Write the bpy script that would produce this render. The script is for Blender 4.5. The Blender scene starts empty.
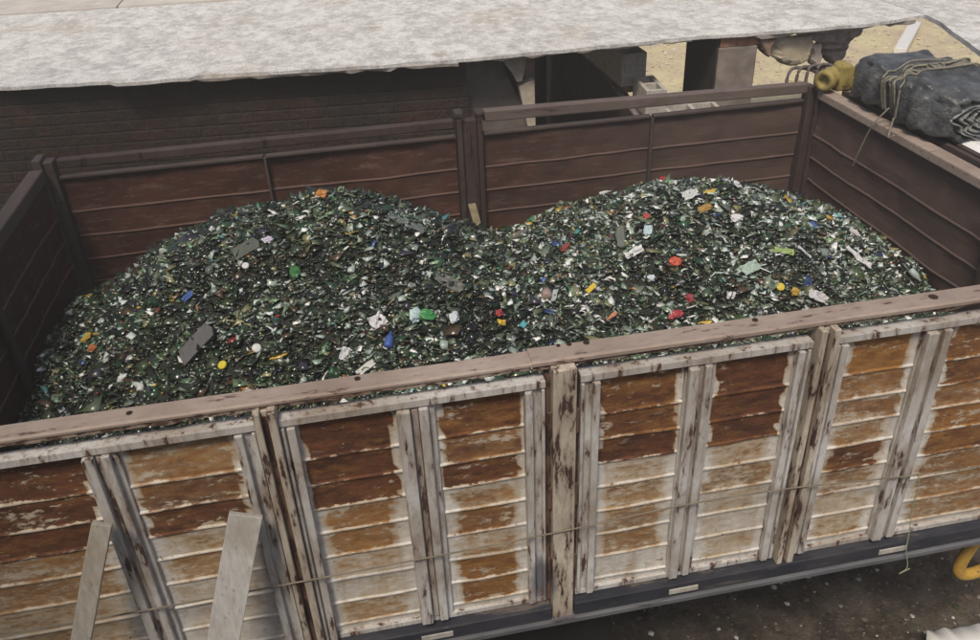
import bpy, bmesh, math, random
import numpy as np
from mathutils import Vector, Matrix, noise
R = math.radians
rnd = random.Random(7)
rng = np.random.default_rng(11)
sc = bpy.context.scene
C = sc.collection

# ------------------------------------------------------------ camera
cam_d = bpy.data.cameras.new('camera'); cam = bpy.data.objects.new('camera', cam_d); C.objects.link(cam)
CP = Vector((-.6133, -2.196, 4.0193)); YAW, PIT, ROL, FPX = .1688, .5545, -.0459, 841.9
fw = Vector((math.sin(YAW)*math.cos(PIT), math.cos(YAW)*math.cos(PIT), -math.sin(PIT)))
rt = Vector((math.cos(YAW), -math.sin(YAW), 0)); up = rt.cross(fw)
r2 = rt*math.cos(ROL)+up*math.sin(ROL); u2 = up*math.cos(ROL)-rt*math.sin(ROL)
M = Matrix((r2, u2, -fw)).transposed().to_4x4(); M.translation = CP
cam.matrix_world = M
cam_d.sensor_width = 36; cam_d.lens = FPX/980*36; cam_d.clip_end = 500
sc.camera = cam
# ------------------------------------------------------------ light
SUN_EL, SUN_AZ = 58, 207          # azimuth the light comes from, clockwise from +Y
w = bpy.data.worlds.new('World'); sc.world = w; w.use_nodes = True
wn = w.node_tree.nodes; wl = w.node_tree.links
sky = wn.new('ShaderNodeTexSky'); sky.sky_type = 'NISHITA'; sky.sun_disc = False
sky.sun_elevation = R(SUN_EL); sky.sun_rotation = R(SUN_AZ); sky.dust_density = 3.0; sky.air_density = 1.0; sky.ozone_density = .6
wl.new(sky.outputs[0], wn['Background'].inputs[0]); wn['Background'].inputs[1].default_value = .05
sd = bpy.data.lights.new('sun', 'SUN'); sd.energy = 1.5; sd.angle = R(14); sd.color = (1, .90, .755)
sun = bpy.data.objects.new('sun', sd); C.objects.link(sun)
az = R(SUN_AZ); el = R(SUN_EL)
sdir = Vector((math.sin(az)*math.cos(el), math.cos(az)*math.cos(el), math.sin(el)))
sun.rotation_euler = sdir.to_track_quat('Z', 'Y').to_euler()
sc.view_settings.view_transform = 'Standard'; sc.view_settings.look = 'None'
sc.view_settings.exposure = 1.0; sc.view_settings.gamma = 1; sc.view_settings.use_curve_mapping = False
sc.cycles.max_bounces = 8

# ------------------------------------------------------------ helpers
def ray(px, py): return fw + r2*((px-490)/FPX) - u2*((py-320)/FPX)
class MB:
    def __init__(s): s.v = []; s.f = []; s.a = []
    def vert(s, p, a=(0, 0, 0, 0)): s.v.append(tuple(p)); s.a.append(a); return len(s.v)-1
    def poly(s, pts, a=(0, 0, 0, 0)): s.f.append([s.vert(p, a) for p in pts])
    def box(s, a, b, at=(0, 0, 0, 0)):
        x0, y0, z0 = a; x1, y1, z1 = b
        q = [s.vert(p, at) for p in ((x0,y0,z0),(x1,y0,z0),(x1,y1,z0),(x0,y1,z0),(x0,y0,z1),(x1,y0,z1),(x1,y1,z1),(x0,y1,z1))]
        for f in ((3,2,1,0),(4,5,6,7),(0,1,5,4),(1,2,6,5),(2,3,7,6),(3,0,4,7)): s.f.append([q[i] for i in f])
    def prism(s, pts, z0, z1):
        n = len(pts); b = [s.vert((x, y, z0)) for x, y in pts]; t = [s.vert((x, y, z1)) for x, y in pts]
        s.f.append(b[::-1]); s.f.append(t)
        for i in range(n): s.f.append([b[i], b[(i+1) % n], t[(i+1) % n], t[i]])
    def extr(s, pts, d):          # planar polygon of 3D points pushed along d
        d = Vector(d); pts = [Vector(p) for p in pts]; n = len(pts)
        b = [s.vert(p) for p in pts]; t = [s.vert(p+d) for p in pts]
        s.f.append(b); s.f.append(t[::-1])
        for i in range(n): s.f.append([b[(i+1) % n], b[i], t[i], t[(i+1) % n]])
    def obox(s, c, ax, ay, az):   # oriented box: centre and three half-axis vectors
        c, ax, ay, az = map(Vector, (c, ax, ay, az)); q = []
        for k in (-1, 1):
            for i, j in ((-1,-1),(1,-1),(1,1),(-1,1)): q.append(s.vert(c+ax*i+ay*j+az*k))
        for f in ((3,2,1,0),(4,5,6,7),(0,1,5,4),(1,2,6,5),(2,3,7,6),(3,0,4,7)): s.f.append([q[i] for i in f])
    def tube(s, pts, r, n=8, cap=True, radii=None):
        pts = [Vector(p) for p in pts]; rings = []
        ref = Vector((0.13, .21, 1)).normalized()
        for i, p in enumerate(pts):
            t = (pts[min(i+1, len(pts)-1)]-pts[max(i-1, 0)]).normalized()
            a = t.cross(ref)
            if a.length < .15: a = t.cross(Vector((1, 0, 0)))
            a.normalize(); b = t.cross(a); rr = radii[i] if radii else r
            rings.append([s.vert(p+a*math.cos(k*2*math.pi/n)*rr+b*math.sin(k*2*math.pi/n)*rr) for k in range(n)])
        for i in range(len(rings)-1):
            for k in range(n): s.f.append([rings[i][k], rings[i][(k+1) % n], rings[i+1][(k+1) % n], rings[i+1][k]])
        if cap: s.f.append(rings[0][::-1]); s.f.append(rings[-1])
    def grid(s, P, closed_u=False):
        idx = [[s.vert(p) for p in row] for row in P]
        for i in range(len(P)-1):
            m = len(P[i]); rng_ = range(m if closed_u else m-1)
            for j in rng_: s.f.append([idx[i][j], idx[i][(j+1) % m], idx[i+1][(j+1) % m], idx[i+1][j]])
        return idx
    def build(s, name, mat, parent=None, bevel=0, smooth=False, attrs=False):
        org = parent_origin(parent)
        me = bpy.data.meshes.new(name)
        me.from_pydata([(v[0]-org.x, v[1]-org.y, v[2]-org.z) for v in s.v], [], s.f)
        if attrs:
            at = me.attributes.new('wear', 'FLOAT_COLOR', 'POINT')
            at.data.foreach_set('color', np.array(s.a, dtype=np.float32).ravel())
        me.materials.append(mat)
        if smooth: me.polygons.foreach_set('use_smooth', [True]*len(me.polygons))
        bm = bmesh.new(); bm.from_mesh(me); bmesh.ops.recalc_face_normals(bm, faces=bm.faces); bm.to_mesh(me); bm.free()
        me.update()
        o = bpy.data.objects.new(name, me); C.objects.link(o)
        if parent: o.parent = parent
        if bevel:
            m = o.modifiers.new('bevel', 'BEVEL'); m.width = bevel; m.segments = 2; m.limit_method = 'ANGLE'; m.angle_limit = R(40)
        return o
def parent_origin(p):
    v = Vector((0, 0, 0))
    while p: v += p.location; p = p.parent
    return v
def thing(name, label, cat, loc=(0, 0, 0), group=None):
    o = bpy.data.objects.new(name, None); C.objects.link(o); o.location = loc; o.empty_display_size = .2
    return tag(o, label, cat, group)
def tag(o, label, cat, group=None):
    o['label'] = label; o['category'] = cat
    if group: o['group'] = group
    return o
def kind(o, k): o['kind'] = k; return o
def recenter(o):                  # origin of a single-mesh thing to its base
    me = o.data; n = len(me.vertices); co = np.empty(n*3); me.vertices.foreach_get('co', co); co = co.reshape(-1, 3)
    c = np.array([(co[:, 0].min()+co[:, 0].max())/2, (co[:, 1].min()+co[:, 1].max())/2, co[:, 2].min()])
    me.vertices.foreach_set('co', (co-c).ravel()); o.location = c; me.update(); return o
def aty(px, py, Y): d = ray(px, py); return CP+d*((Y-CP.y)/d.y)
def atz(px, py, Z): d = ray(px, py); return CP+d*((Z-CP.z)/d.z)
def fbm(p, f=1.0, o=4): return noise.fractal(Vector(p)*f, 1.0, 2.0, o)

# ------------------------------------------------------------ materials
class Mat:
    def __init__(s, name, rough=.7, spec=.3):
        s.m = bpy.data.materials.new(name); s.m.use_nodes = True; s.t = s.m.node_tree; s.b = s.t.nodes['Principled BSDF']
        s.b.inputs['Roughness'].default_value = rough; s.b.inputs['Specular IOR Level'].default_value = spec
        s.tc = s.t.nodes.new('ShaderNodeTexCoord')
        s.geo = None
    def n(s, typ, **k):
        nd = s.t.nodes.new(typ)
        for a, v in k.items(): setattr(nd, a, v)
        return nd
    def link(s, a, b): s.t.links.new(a, b)
    def noise(s, scale, stretch=(1, 1, 1), detail=6, rough=.6, off=(0, 0, 0)):
        mp = s.n('ShaderNodeMapping'); mp.inputs['Scale'].default_value = stretch; mp.inputs['Location'].default_value = off
        s.link(s.tc.outputs['Object'], mp.inputs[0])
        nz = s.n('ShaderNodeTexNoise'); nz.inputs['Scale'].default_value = scale; nz.inputs['Detail'].default_value = detail; nz.inputs['Roughness'].default_value = rough
        s.link(mp.outputs[0], nz.inputs['Vector']); return nz.outputs['Fac']
    def rng(s, v, a, b, c=0, d=1, smooth=False):
        mr = s.n('ShaderNodeMapRange'); mr.clamp = True
        if smooth: mr.interpolation_type = 'SMOOTHSTEP'
        for i, x in enumerate((a, b, c, d)): mr.inputs[i+1].default_value = x
        s.link(v, mr.inputs[0]); return mr.outputs[0]
    def math(s, op, a, b=None):
        m = s.n('ShaderNodeMath', operation=op)
        for i, x in enumerate((a, b)):
            if x is None: continue
            if isinstance(x, (int, float)): m.inputs[i].default_value = x
            else: s.link(x, m.inputs[i])
        return m.outputs[0]
    def mix(s, f, a, b):
        m = s.n('ShaderNodeMix', data_type='RGBA')
        if isinstance(f, (int, float)): m.inputs[0].default_value = f
        else: s.link(f, m.inputs[0])
        for i, x in ((6, a), (7, b)):
            if isinstance(x, tuple): m.inputs[i].default_value = (*x, 1)
            else: s.link(x, m.inputs[i])
        return m.outputs[2]
    def color(s, c):
        if isinstance(c, tuple): s.b.inputs['Base Color'].default_value = (*c, 1)
        else: s.link(c, s.b.inputs['Base Color'])
    def bump(s, h, strength=.4, dist=.01):
        b = s.n('ShaderNodeBump'); b.inputs['Strength'].default_value = strength; b.inputs['Distance'].default_value = dist
        s.link(h, b.inputs['Height']); s.link(b.outputs[0], s.b.inputs['Normal'])
    def rough(s, v): s.link(v, s.b.inputs['Roughness'])

def simple(name, c, rough=.7, var=.25, scale=12, spec=.3, bump=.2):
    m = Mat(name, rough, spec); f = m.noise(scale)
    m.color(m.mix(m.rng(f, .3, .7), tuple(x*(1-var) for x in c), tuple(min(1, x*(1+var)) for x in c)))
    if bump: m.bump(m.noise(scale*5), bump, .003)
    return m.m

def mat_wear_paint():
    # sheet metal: white paint, brown stain, rust. 'wear' = (rust amount, darkness of the rust, paint ridge, -)
    m = Mat('weathered_white_paint', .62, .35)
    at = m.n('ShaderNodeAttribute', attribute_name='wear'); sp = m.n('ShaderNodeSeparateColor'); m.link(at.outputs['Color'], sp.inputs[0])
    rust, dark, ridge = sp.outputs[0], sp.outputs[1], sp.outputs[2]
    n1 = m.noise(4.2, (1, 1, 3.6), 7, .62); n2 = m.noise(22, (1, 1, 2.2), 6, .68); n3 = m.noise(2.2, (1, 1, 2), 5, .6, (5, 0, 3))
    nn = m.math('ADD', m.math('MULTIPLY', n1, .5), m.math('MULTIPLY', n2, .5))
    val = m.math('ADD', rust, m.math('MULTIPLY', m.math('SUBTRACT', nn, .5), 2.4))
    val = m.math('SUBTRACT', val, m.math('MULTIPLY', ridge, .22))
    soft = m.rng(val, .12, .80, smooth=True)
    hard = m.rng(val, .60, .68); blur = m.rng(val, .56, .98, 0, .9, True)
    full = m.rng(rust, .66, .80)                                  # fully rusted planks have crisp flake edges, stained ones soft
    ci = m.n('ShaderNodeMix', data_type='FLOAT'); m.link(full, ci.inputs[0]); m.link(blur, ci.inputs[2]); m.link(hard, ci.inputs[3]); crisp = ci.outputs[0]
    white = m.mix(m.rng(m.noise(9, (1, 1, 1.6)), .35, .7), (.52, .49, .45), (.76, .745, .71))
    white = m.mix(m.math('MULTIPLY', m.rng(m.noise(3.1, (1, 1, .6), off=(2, 2, 2)), .5, .75), .5), white, (.30, .245, .18))
    white = m.mix(m.math('MULTIPLY', m.rng(m.noise(7, (3, 3, .45), 7, .7, (1, 1, 9)), .50, .68), .55), white, (.36, .25, .15))
    white = m.mix(m.rng(m.noise(30, (1, 1, 2), 6, .8, (3, 2, 9)), .56, .64, 0, .5), white, (.28, .23, .19))
    tan = m.mix(m.rng(n3, .3, .7), (.46, .34, .19), (.34, .215, .10))
    org = m.mix(m.rng(m.noise(15, (1, 1, 3), 8, .7), .32, .66), (.17, .066, .019), (.36, .185, .055))
    drk = m.mix(m.rng(m.noise(11, (1, 1, 3), 9, .7), .35, .68), (.050, .020, .012), (.165, .062, .027))
    c = m.mix(m.math('MULTIPLY', soft, .8), white, tan)
    dk = m.rng(m.math('ADD', dark, m.math('MULTIPLY', m.math('SUBTRACT', m.noise(6, (1, 1, 2.5), 8, .8, (1, 7, 2)), .5), 3.4)), .2, .95, 0, 1)
    c = m.mix(crisp, c, m.mix(dk, org, drk))
    fl = m.math('MULTIPLY', m.rng(m.noise(16, (1, 1, 2.6), 7, .75, (8, 3, 5)), .60, .63), m.rng(m.noise(2.6, (1, 1, 2), 3, .5, (2, 9, 5)), .46, .56))
    c = m.mix(m.math('MULTIPLY', fl, m.rng(rust, .3, .8, .2, .8)), c, (.50, .44, .35))
    speck = m.math('MULTIPLY', m.rng(m.noise(40, (1, 1, 1.5), 6, .8), .60, .63), m.rng(m.noise(4, (1, 1, 1), 4, .6, (6, 6, 6)), .48, .56, 0, 1))
    c = m.mix(speck, c, (.075, .042, .03))
    m.color(c); m.rough(m.rng(crisp, 0, 1, .5, .88))
    m.bump(m.math('ADD', m.math('MULTIPLY', crisp, -.6), m.math('MULTIPLY', n2, .9)), .6, .005)
    return m.m
def mat_chipped(name, base, chip, thr=.56, stretch=(3.2, 3.2, .7), scale=9, dirt=(.30, .25, .2), chip2=(.16, .08, .045), stain=False):
    m = Mat(name, .6, .35)
    n1 = m.noise(scale, stretch, 8, .7); n2 = m.noise(3, (1, 1, 1), 5)
    c = m.mix(m.rng(n2, .35, .7), tuple(base), dirt)
    c = m.mix(m.math('MULTIPLY', m.rng(m.noise(26, stretch, 5), .5, .7), .6), c, tuple(x*.62 for x in base))
    if stain:
        vm = m.n('ShaderNodeVectorMath', operation='MULTIPLY'); sb = m.n('ShaderNodeVectorMath', operation='SUBTRACT')
        m.link(m.tc.outputs['Object'], sb.inputs[0]); sb.inputs[1].default_value = (-.078, 0, 1.43); m.link(sb.outputs[0], vm.inputs[0]); vm.inputs[1].default_value = (1, 0, .42)
        ln = m.n('ShaderNodeVectorMath', operation='LENGTH'); m.link(vm.outputs[0], ln.inputs[0])
        c = m.mix(m.rng(m.math('ADD', ln.outputs['Value'], m.math('MULTIPLY', m.noise(20), .02)), .04, .075, .85, 0, True), c, (.10, .11, .15))
    k = m.rng(n1, thr, thr+.03); k0 = m.rng(n1, thr-.10, thr+.02)
    c = m.mix(m.math('MULTIPLY', k0, .55), c, chip2); c = m.mix(k, c, chip)
    m.color(c); m.bump(m.math('ADD', m.math('MULTIPLY', k, -.8), m.math('MULTIPLY', m.noise(60), .4)), .4, .003)
    return m.m
def mat_inside():
    m = Mat('red_oxide_inside', .75, .25)
    at = m.n('ShaderNodeAttribute', attribute_name='wear'); sp = m.n('ShaderNodeSeparateColor'); m.link(at.outputs['Color'], sp.inputs[0])
    n1 = m.noise(3, (1, 1, 1), 6); n2 = m.noise(24, (1, 1, 2.5), 6, .7)
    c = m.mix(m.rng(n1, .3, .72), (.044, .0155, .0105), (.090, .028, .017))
    c = m.mix(m.math('MULTIPLY', m.rng(n2, .5, .62), .55), c, (.030, .020, .016)); c = m.mix(m.math('MULTIPLY', m.rng(m.noise(7, (1, 1, 5), 8, .8, (3, 3, 1)), .54, .60), .65), c, (.15, .10, .075)); c = m.mix(m.math('MULTIPLY', m.rng(m.noise(2.2, (1, 1, 1), 8, .75, (1, 8, 1)), .54, .62), .5), c, (.10, .045, .026))
    c = m.mix(m.math('MULTIPLY', m.rng(m.noise(5, (2.5, 2.5, .5), off=(4, 4, 4)), .52, .75), .45), c, (.075, .052, .044))
    c = m.mix(m.math('MULTIPLY', m.rng(sp.outputs[2], .2, .9), .8), c, (.17, .11, .09))
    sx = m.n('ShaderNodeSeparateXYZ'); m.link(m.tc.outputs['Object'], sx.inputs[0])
    c = m.mix(m.rng(m.math('ADD', sx.outputs[0], m.math('MULTIPLY', m.noise(2.5, (1, 1, .5)), 2.2)), .6, 3.0, .08, .62, True), c, (.115, .088, .078))  # paler toward the right: haze veil painted into the wall colour
    m.color(c); m.bump(n2, .35, .004); return m.m
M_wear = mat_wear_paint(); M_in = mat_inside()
M_stile = mat_chipped('chipped_stile_paint', (.64, .635, .63), (.085, .045, .034), .585, stain=True)
M_post = mat_chipped('chipped_post_paint', (.62, .56, .47), (.060, .034, .028), .562, stain=True)
M_rust = mat_chipped('rusty_edge', (.16, .10, .075), (.05, .025, .02), .5, dirt=(.10, .06, .045))
M_flange = mat_chipped('chipped_flange', (.42, .36, .30), (.08, .04, .028), .50, (1.5, 3, 3), 14, dirt=(.20, .13, .09), chip2=(.12, .06, .04))
M_groove = mat_chipped('worn_groove', (.50, .47, .43), (.07, .038, .030), .545, (3, 3, .6), 8, dirt=(.22, .15, .11), chip2=(.15, .08, .05))
M_rail = mat_chipped('dusty_rail', (.40, .325, .28), (.12, .07, .055), .61, (.9, 3, 3), 11, dirt=(.27, .205, .17), chip2=(.24, .17, .14))
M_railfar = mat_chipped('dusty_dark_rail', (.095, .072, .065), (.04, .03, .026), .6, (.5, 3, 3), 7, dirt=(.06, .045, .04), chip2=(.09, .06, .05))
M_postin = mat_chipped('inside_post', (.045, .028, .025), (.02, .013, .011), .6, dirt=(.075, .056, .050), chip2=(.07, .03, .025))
M_navy = mat_chipped('navy_chassis_paint', (.020, .023, .034), (.12, .10, .09), .60, (.6, 3, 3), 6, dirt=(.05, .05, .062), chip2=(.06, .06, .065))
M_lip = mat_chipped('worn_lip', (.16, .165, .18), (.04, .04, .05), .6, (.5, 3, 3), 8, dirt=(.10, .10, .115), chip2=(.1, .1, .1))
M_plate = simple('pale_plate', (.45, .43, .39), .6, .25, 20)
M_black = simple('black_steel', (.018, .016, .015), .8, .3)
M_rubber = simple('rubber', (.016, .015, .015), .85, .3, 20)
M_hole = simple('bolt_dark', (.035, .022, .018), .8, .3)
M_yellow = mat_chipped('yellow_paint', (.55, .33, .045), (.2, .11, .03), .62, (2, 2, 2), 14, dirt=(.42, .27, .07), chip2=(.4, .24, .07))

# ------------------------------------------------------------ truck
OX = (0, 1.25, 0)
truck = thing('cargo_truck', 'old high-sided truck body with rusty white drop sides, open top, loaded with crushed glass', 'truck', OX)
XL, XR, TOP, FLR = -2.19, 2.24, 2.45, 1.30
ribz = [2.362, 2.187, 2.070, 1.957, 1.843, 1.722, 1.598, 1.475, 1.352]
def sheet(x0, x1, ny, sgn, parent, name, mat, table=None, axis='x', fixed=0.0, seed=0, zt=2.353, zb=1.297, ribs=None, rib_h=.0055):
    """corrugated sheet, ribs stand proud on sgn side; thickness closed by a back sheet"""
    rb = ribs or ribz[1:]
    b = MB(); zs = []
    def lv(z, out, rdg): zs.append((z, out, rdg))
    lv(zt, 0, 0)
    prev = zt
    for z in rb:
        for k in range(1, 4): zz = prev-(prev-z-.010)*k/4; lv(zz, -.002*math.sin(math.pi*k/4), 0)
        lv(z+.009, 0, 0); lv(z+.003, rib_h, 1); lv(z-.002, rib_h, .9); lv(z-.005, rib_h*.4, .1); lv(z-.009, 0, 0); prev = z-.011
    for k in range(1, 3): lv(prev-(prev-zb)*k/3, -.002, 0)
    lv(zb, 0, 0)
    nx = max(8, int((x1-x0)/.018)); rows = []
    for (z, out, rd) in zs:
        pl = sum(1 for q in rb if z < q-.002)
        row = []
        for i in range(nx+1):
            u = i/nx; x = x0+(x1-x0)*u
            dent = fbm((x*1.7+seed, z*2.2, seed*3.1), 1.4, 3)*(.007 if table else .016) + fbm((x*6, z*5, seed+9), 1, 2)*.002
            off = sgn*(out + dent)
            rust, dark = 0, 0
            if table:
                rust, dark = table[min(pl, len(table)-1)]
                e = min(u, 1-u)*(x1-x0)
                jag = max(0, .010+.030*fbm(((7 if u > .5 else 1), z*30, seed), 1, 3))
                wd = .010 if rust > .8 else .05
                k = max(0, min(1, (e-jag)/wd+.0)); k = k*k*(3-2*k)
                rust = (rust-.13 if rust > .8 else rust+.10)*k - .05*(1-k)
            a = (rust, dark, rd, 0)
            p = (x, fixed+off, z) if axis == 'x' else (fixed+off, x, z)
            row.append(b.vert(p, a))
        rows.append(row)
    for i in range(len(rows)-1):
        for j in range(nx): b.f.append([rows[i][j], rows[i][j+1], rows[i+1][j+1], rows[i+1][j]])
    # back
    t = -sgn*.022
    def pp(x, z): return (x, fixed+t, z) if axis == 'x' else (fixed+t, x, z)
    back = [[b.vert(pp(x0+(x1-x0)*j/8, zt+(zb-zt)*i/2), (.3, .5, 0, 0)) for j in range(9)] for i in range(3)]
    for i in range(2):
        for j in range(8): b.f.append([back[i][j], back[i+1][j], back[i+1][j+1], back[i][j+1]])
    b.f.append([rows[0][0]]+[back[0][j] for j in range(9)]+[rows[0][j] for j in range(nx, 0, -1)])
    b.f.append([rows[-1][j] for j in range(nx+1)]+[back[2][j] for j in range(8, -1, -1)])
    b.f.append([r[0] for r in rows]+[back[i][0] for i in (2, 1, 0)])
    b.f.append([back[i][8] for i in (0, 1, 2)]+[r[-1] for r in rows[::-1]])
    return b.build(name, mat, parent, attrs=True, smooth=False)

D, O = .95, .25
bays = [
 (-2.17, -1.535, [(.93,D),(.95,D),(1.0,D),(.62,.3),(.62,.35),(.5,.4),(.52,.4),(.3,.3),(.1,.2)]),
 (-1.43, -1.075, [(.86,O),(.90,.75),(.92,.9),(.42,.2),(.60,.15),(.30,.2),(.26,.2),(.16,.2),(.1,.2)]),
 (-.885, -.565, [(1.0,D),(1.05,D),(.98,D),(.66,.1),(.66,.15),(.50,.25),(.34,.5),(.58,.3),(.2,.2)]),
 (-.435, -.135, [(.95,.6),(.90,.55),(.95,D),(.58,.15),(.68,.5),(.52,.35),(.74,.3),(.72,.25),(.2,.2)]),
 (.125, .435, [(.98,.55),(.95,.6),(.98,D),(.48,.2),(.60,.3),(.62,.25),(.62,.35),(.14,.2),(.05,.2)]),
 (.545, .84, [(1.1,D),(1.12,D),(1.05,D),(.54,.3),(.82,.8),(.50,.4),(.28,.5),(.42,.3),(.05,.2)]),
 (1.03, 1.33, [(.80,.2),(.88,.3),(.86,.6),(.62,.1),(.74,.8),(.62,.5),(.48,.5),(.56,.4),(.1,.2)]),
 (1.455, 2.215, [(1.0,.6),(.98,.6),(.86,.5),(.74,.15),(.80,.5),(.66,.5),(.62,.3),(.60,.4),(.1,.2)]),
]
gates = [(-2.185, -1.005, (0, 1)), (-.935, -.062, (2, 3)), (.055, .895, (4, 5)), (.985, 2.23, (6, 7))]
for gi, (g0, g1, bb) in enumerate(gates):
    x0b, x1b = bays[bb[0]][1], bays[bb[1]][0]
    gate = None
    # frame (rim top, bottom strip) is the gate's body
    f = MB()
    f.box((g0+.002, -.008, 2.352), (g1-.002, .042, 2.378))
    f.box((g0+.002, .004, 1.296), (g1-.002, .046, 1.318))
    f.box((g0+.0022, .020, 1.31), (g0+.0036, .040, 2.37)); f.box((g1-.0036, .020, 1.31), (g1-.0022, .040, 2.37))
    gate = f.build('side_gate', M_stile, truck, bevel=.004)
    for k in bb:
        a, b_, tb = bays[k]
        sheet(a-.006, b_+.006, 0, -1, gate, 'rusty_sheet', M_wear, tb, seed=k*7.3+1, fixed=.018)
    # edge stiles: stepped channel each side
    s1 = bays[bb[0]][0]; s2 = bays[bb[1]][1]
    for (a, b_) in ((g0+.004, s1), (s2, g1-.004)):
        m = MB(); W_ = b_-a
        inner = (b_-.026, b_) if a < s1-.001 and b_ == s1 else (a, a+.026)
        if b_-a > .03:
            m.box((a, .006, 1.32), (b_, .046, 2.350))
            m.box((inner[0], -.016, 1.31), (inner[1], .0055, 2.345))
            ot = a if inner[0] > a+.01 else b_-.012
            m.box((ot, -.010, 1.31), (ot+.012, .0055, 2.345))
        m.build('stile', M_stile if gi % 2 else M_stile, gate, bevel=.003)
    # middle stile: two ridges with a worn groove
    m = MB()
    m.box((x0b, .004, 1.32), (x1b, .046, 2.350))
    wdt = x1b-x0b
    m.box((x0b+.004, -.024, 1.312), (x0b+wdt*.36, .0035, 2.346))
    m.box((x0b+wdt*.58, -.018, 1.312), (x0b+wdt*.82, .0035, 2.346))
    m.build('middle_stile', M_stile, gate, bevel=.004)
    g = MB()
    g.box((x0b+wdt*.40, -.004, 1.33), (x0b+wdt*.56, .0032, 2.34)); g.build('rusty_groove', M_groove, gate, bevel=.002)
# posts of the near side
def post(x, wd, y0, y1, z0=1.20):
    m = MB(); m.box((x-wd/2, y0, z0), (x+wd/2, y1, 2.428))
    p = m.build('post', M_post, truck, bevel=.004)
    for s in (-1, 1):
        for z in (2.20, 1.86, 1.50): h = MB(); h.tube([(x+s*(wd/2+.007), -.014, z-.05), (x+s*(wd/2+.007), -.014, z+.05)], .0065, 8); h.build('hinge', M_rust, p)
    return p
post(-.003, .082, -.030, .05, 1.195)
for x0_, x1_ in ((-.0605, -.0455), (.0395, .0535), (-1.0035, -1.0045), (-.9345, -.936)):
    if x1_ > x0_:
        m = MB(); m.box((x0_, .002, 1.30), (x1_, .042, 2.39)); m.build('rusty_filler', M_rust, truck)
for x in (.941, -.970, 1.99+.98, -2.0-.98)[:2]:
    m = MB(); s = .008
    m.box((x-.034, -.028, 1.20), (x-.012, .05, 2.428)); m.box((x+.010, -.030, 1.20), (x+.036, .05, 2.428)); m.box((x-.0115, .0, 1.21), (x+.0095, .045, 2.42))
    p = m.build('post', M_post, truck, bevel=.004)
    g = MB(); g.box((x-.0113, -.006, 1.25), (x+.0093, -.0005, 2.40)); g.build('rusty_groove', M_rust, p)
# near top rail in two lengths, right one sleeved over the left
def rail(x0, x1, y0, y1, zt, th, mat, name='top_rail', wav=.0025, flange=None, flmat=None, seed=0):
    m = MB(); n = int((x1-x0)/.05); P = []
    prof = [(y0, zt-th), (y0, zt-.006), (y0+.006, zt), (y1-.006, zt), (y1, zt-.006), (y1, zt-th)]
    for i in range(n+1):
        x = x0+(x1-x0)*i/n; d = fbm((x*1.3, seed, 0), 1, 3)*wav; e = fbm((x*1.1, seed+5, 3), 1, 3)*wav
        P.append([(x, y+d, z+e) for y, z in prof])
    idx = m.grid(P, True); m.f.append(idx[0]); m.f.append(idx[-1][::-1])
    o = m.build(name, mat, truck)
    return o
ra = rail(-2.24, -.105, .006, .088, 2.448, .014, M_rail, seed=1)
rb = rail(-.105, 2.29, .002, .093, 2.452, .018, M_rail, seed=4)
for (x0, x1, par) in ((-2.24, -.108, ra), (-.102, 2.29, rb)):
    m = MB(); n = int((x1-x0)/.02); P = []
    for i in range(n+1):
        x = x0+(x1-x0)*i/n; j = fbm((x*9, 2, 1), 1, 4)*.006
        zb = 2.418+j*1.4
        P.append([(x, .010, 2.4335), (x, .009, zb), (x, .018, zb), (x, .019, 2.4335)])
    idx = m.grid(P, True); m.f.append(idx[0]); m.f.append(idx[-1][::-1])
    m.build('rusty_flange', M_flange, par)
for x, y, r, par in ((-1.373, .05, .008, ra), (-.67, .06, .008, ra), (-.62+1.9, .05, .0, rb), (.002, .08, .006, rb), (.039, .078, .007, rb), (.098, .074, .009, rb), (.70, .066, .008, rb), (1.369, .05, .013, rb), (-1.9, .06, .006, ra)):
    if r <= 0: continue
    zt_ = 2.4525 if par is rb else 2.4485
    m = MB(); n = 14
    m.tube([(x, y, zt_-.004), (x, y, zt_+.0025)], r*1.25, n)
    m.tube([(x, y, zt_+.0025), (x, y, zt_+.0055)], r*.55, 6)
    m.build('rail_bolt', M_hole, par)
# far side
YF = 2.42
farribs = [2.175, 2.03, 1.885, 1.74, 1.60, 1.47, 1.35]
for gi, (a, b_) in enumerate(((-2.13, -1.06), (-1.045, .022), (.185, 1.195), (1.21, 2.17))):
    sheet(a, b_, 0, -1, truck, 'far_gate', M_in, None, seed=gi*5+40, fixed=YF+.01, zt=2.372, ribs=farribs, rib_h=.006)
    m = MB(); m.box((a, YF-.012, 2.372), (b_, YF+.03, 2.388)); m.build('gate_rim', M_railfar, truck, bevel=.003)
m = MB()
for x in (-1.0525, 1.2025):
    m = MB(); m.box((x-.007, YF-.014, 1.3), (x+.007, YF+.03, 2.372)); m.build('seam_strip', M_railfar, truck)
m = MB()
m.box((.03, YF-.03, 1.3), (.060, YF+.06, 2.49)); m.box((.148, YF-.03, 1.3), (.178, YF+.06, 2.49)); m.box((.0605, YF-.005, 1.3), (.1475, YF+.05, 2.47))
m.build('far_post', M_postin, truck, bevel=.005)
m = MB(); m.box((.02, YF-.035, 2.491), (.07, YF+.05, 2.53)); m.build('post_bracket', M_postin, truck, bevel=.01)
m = MB(); m.box((.14, YF-.035, 2.491), (.19, YF+.05, 2.52)); m.build('post_bracket', M_postin, truck, bevel=.01)
m = MB(); m.extr([(.19, YF-.01, 2.450), (2.20, YF-.01, 2.425), (2.20, YF-.01, 2.485), (.19, YF-.01, 2.516)], (0, .06, 0)); m.build('top_rail', mat_chipped('dusty_far_rail', (.17, .135, .12), (.06, .04, .035), .6, (.5, 3, 3), 7, dirt=(.11, .08, .07), chip2=(.09, .06, .05)), truck, bevel=.008)
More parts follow.
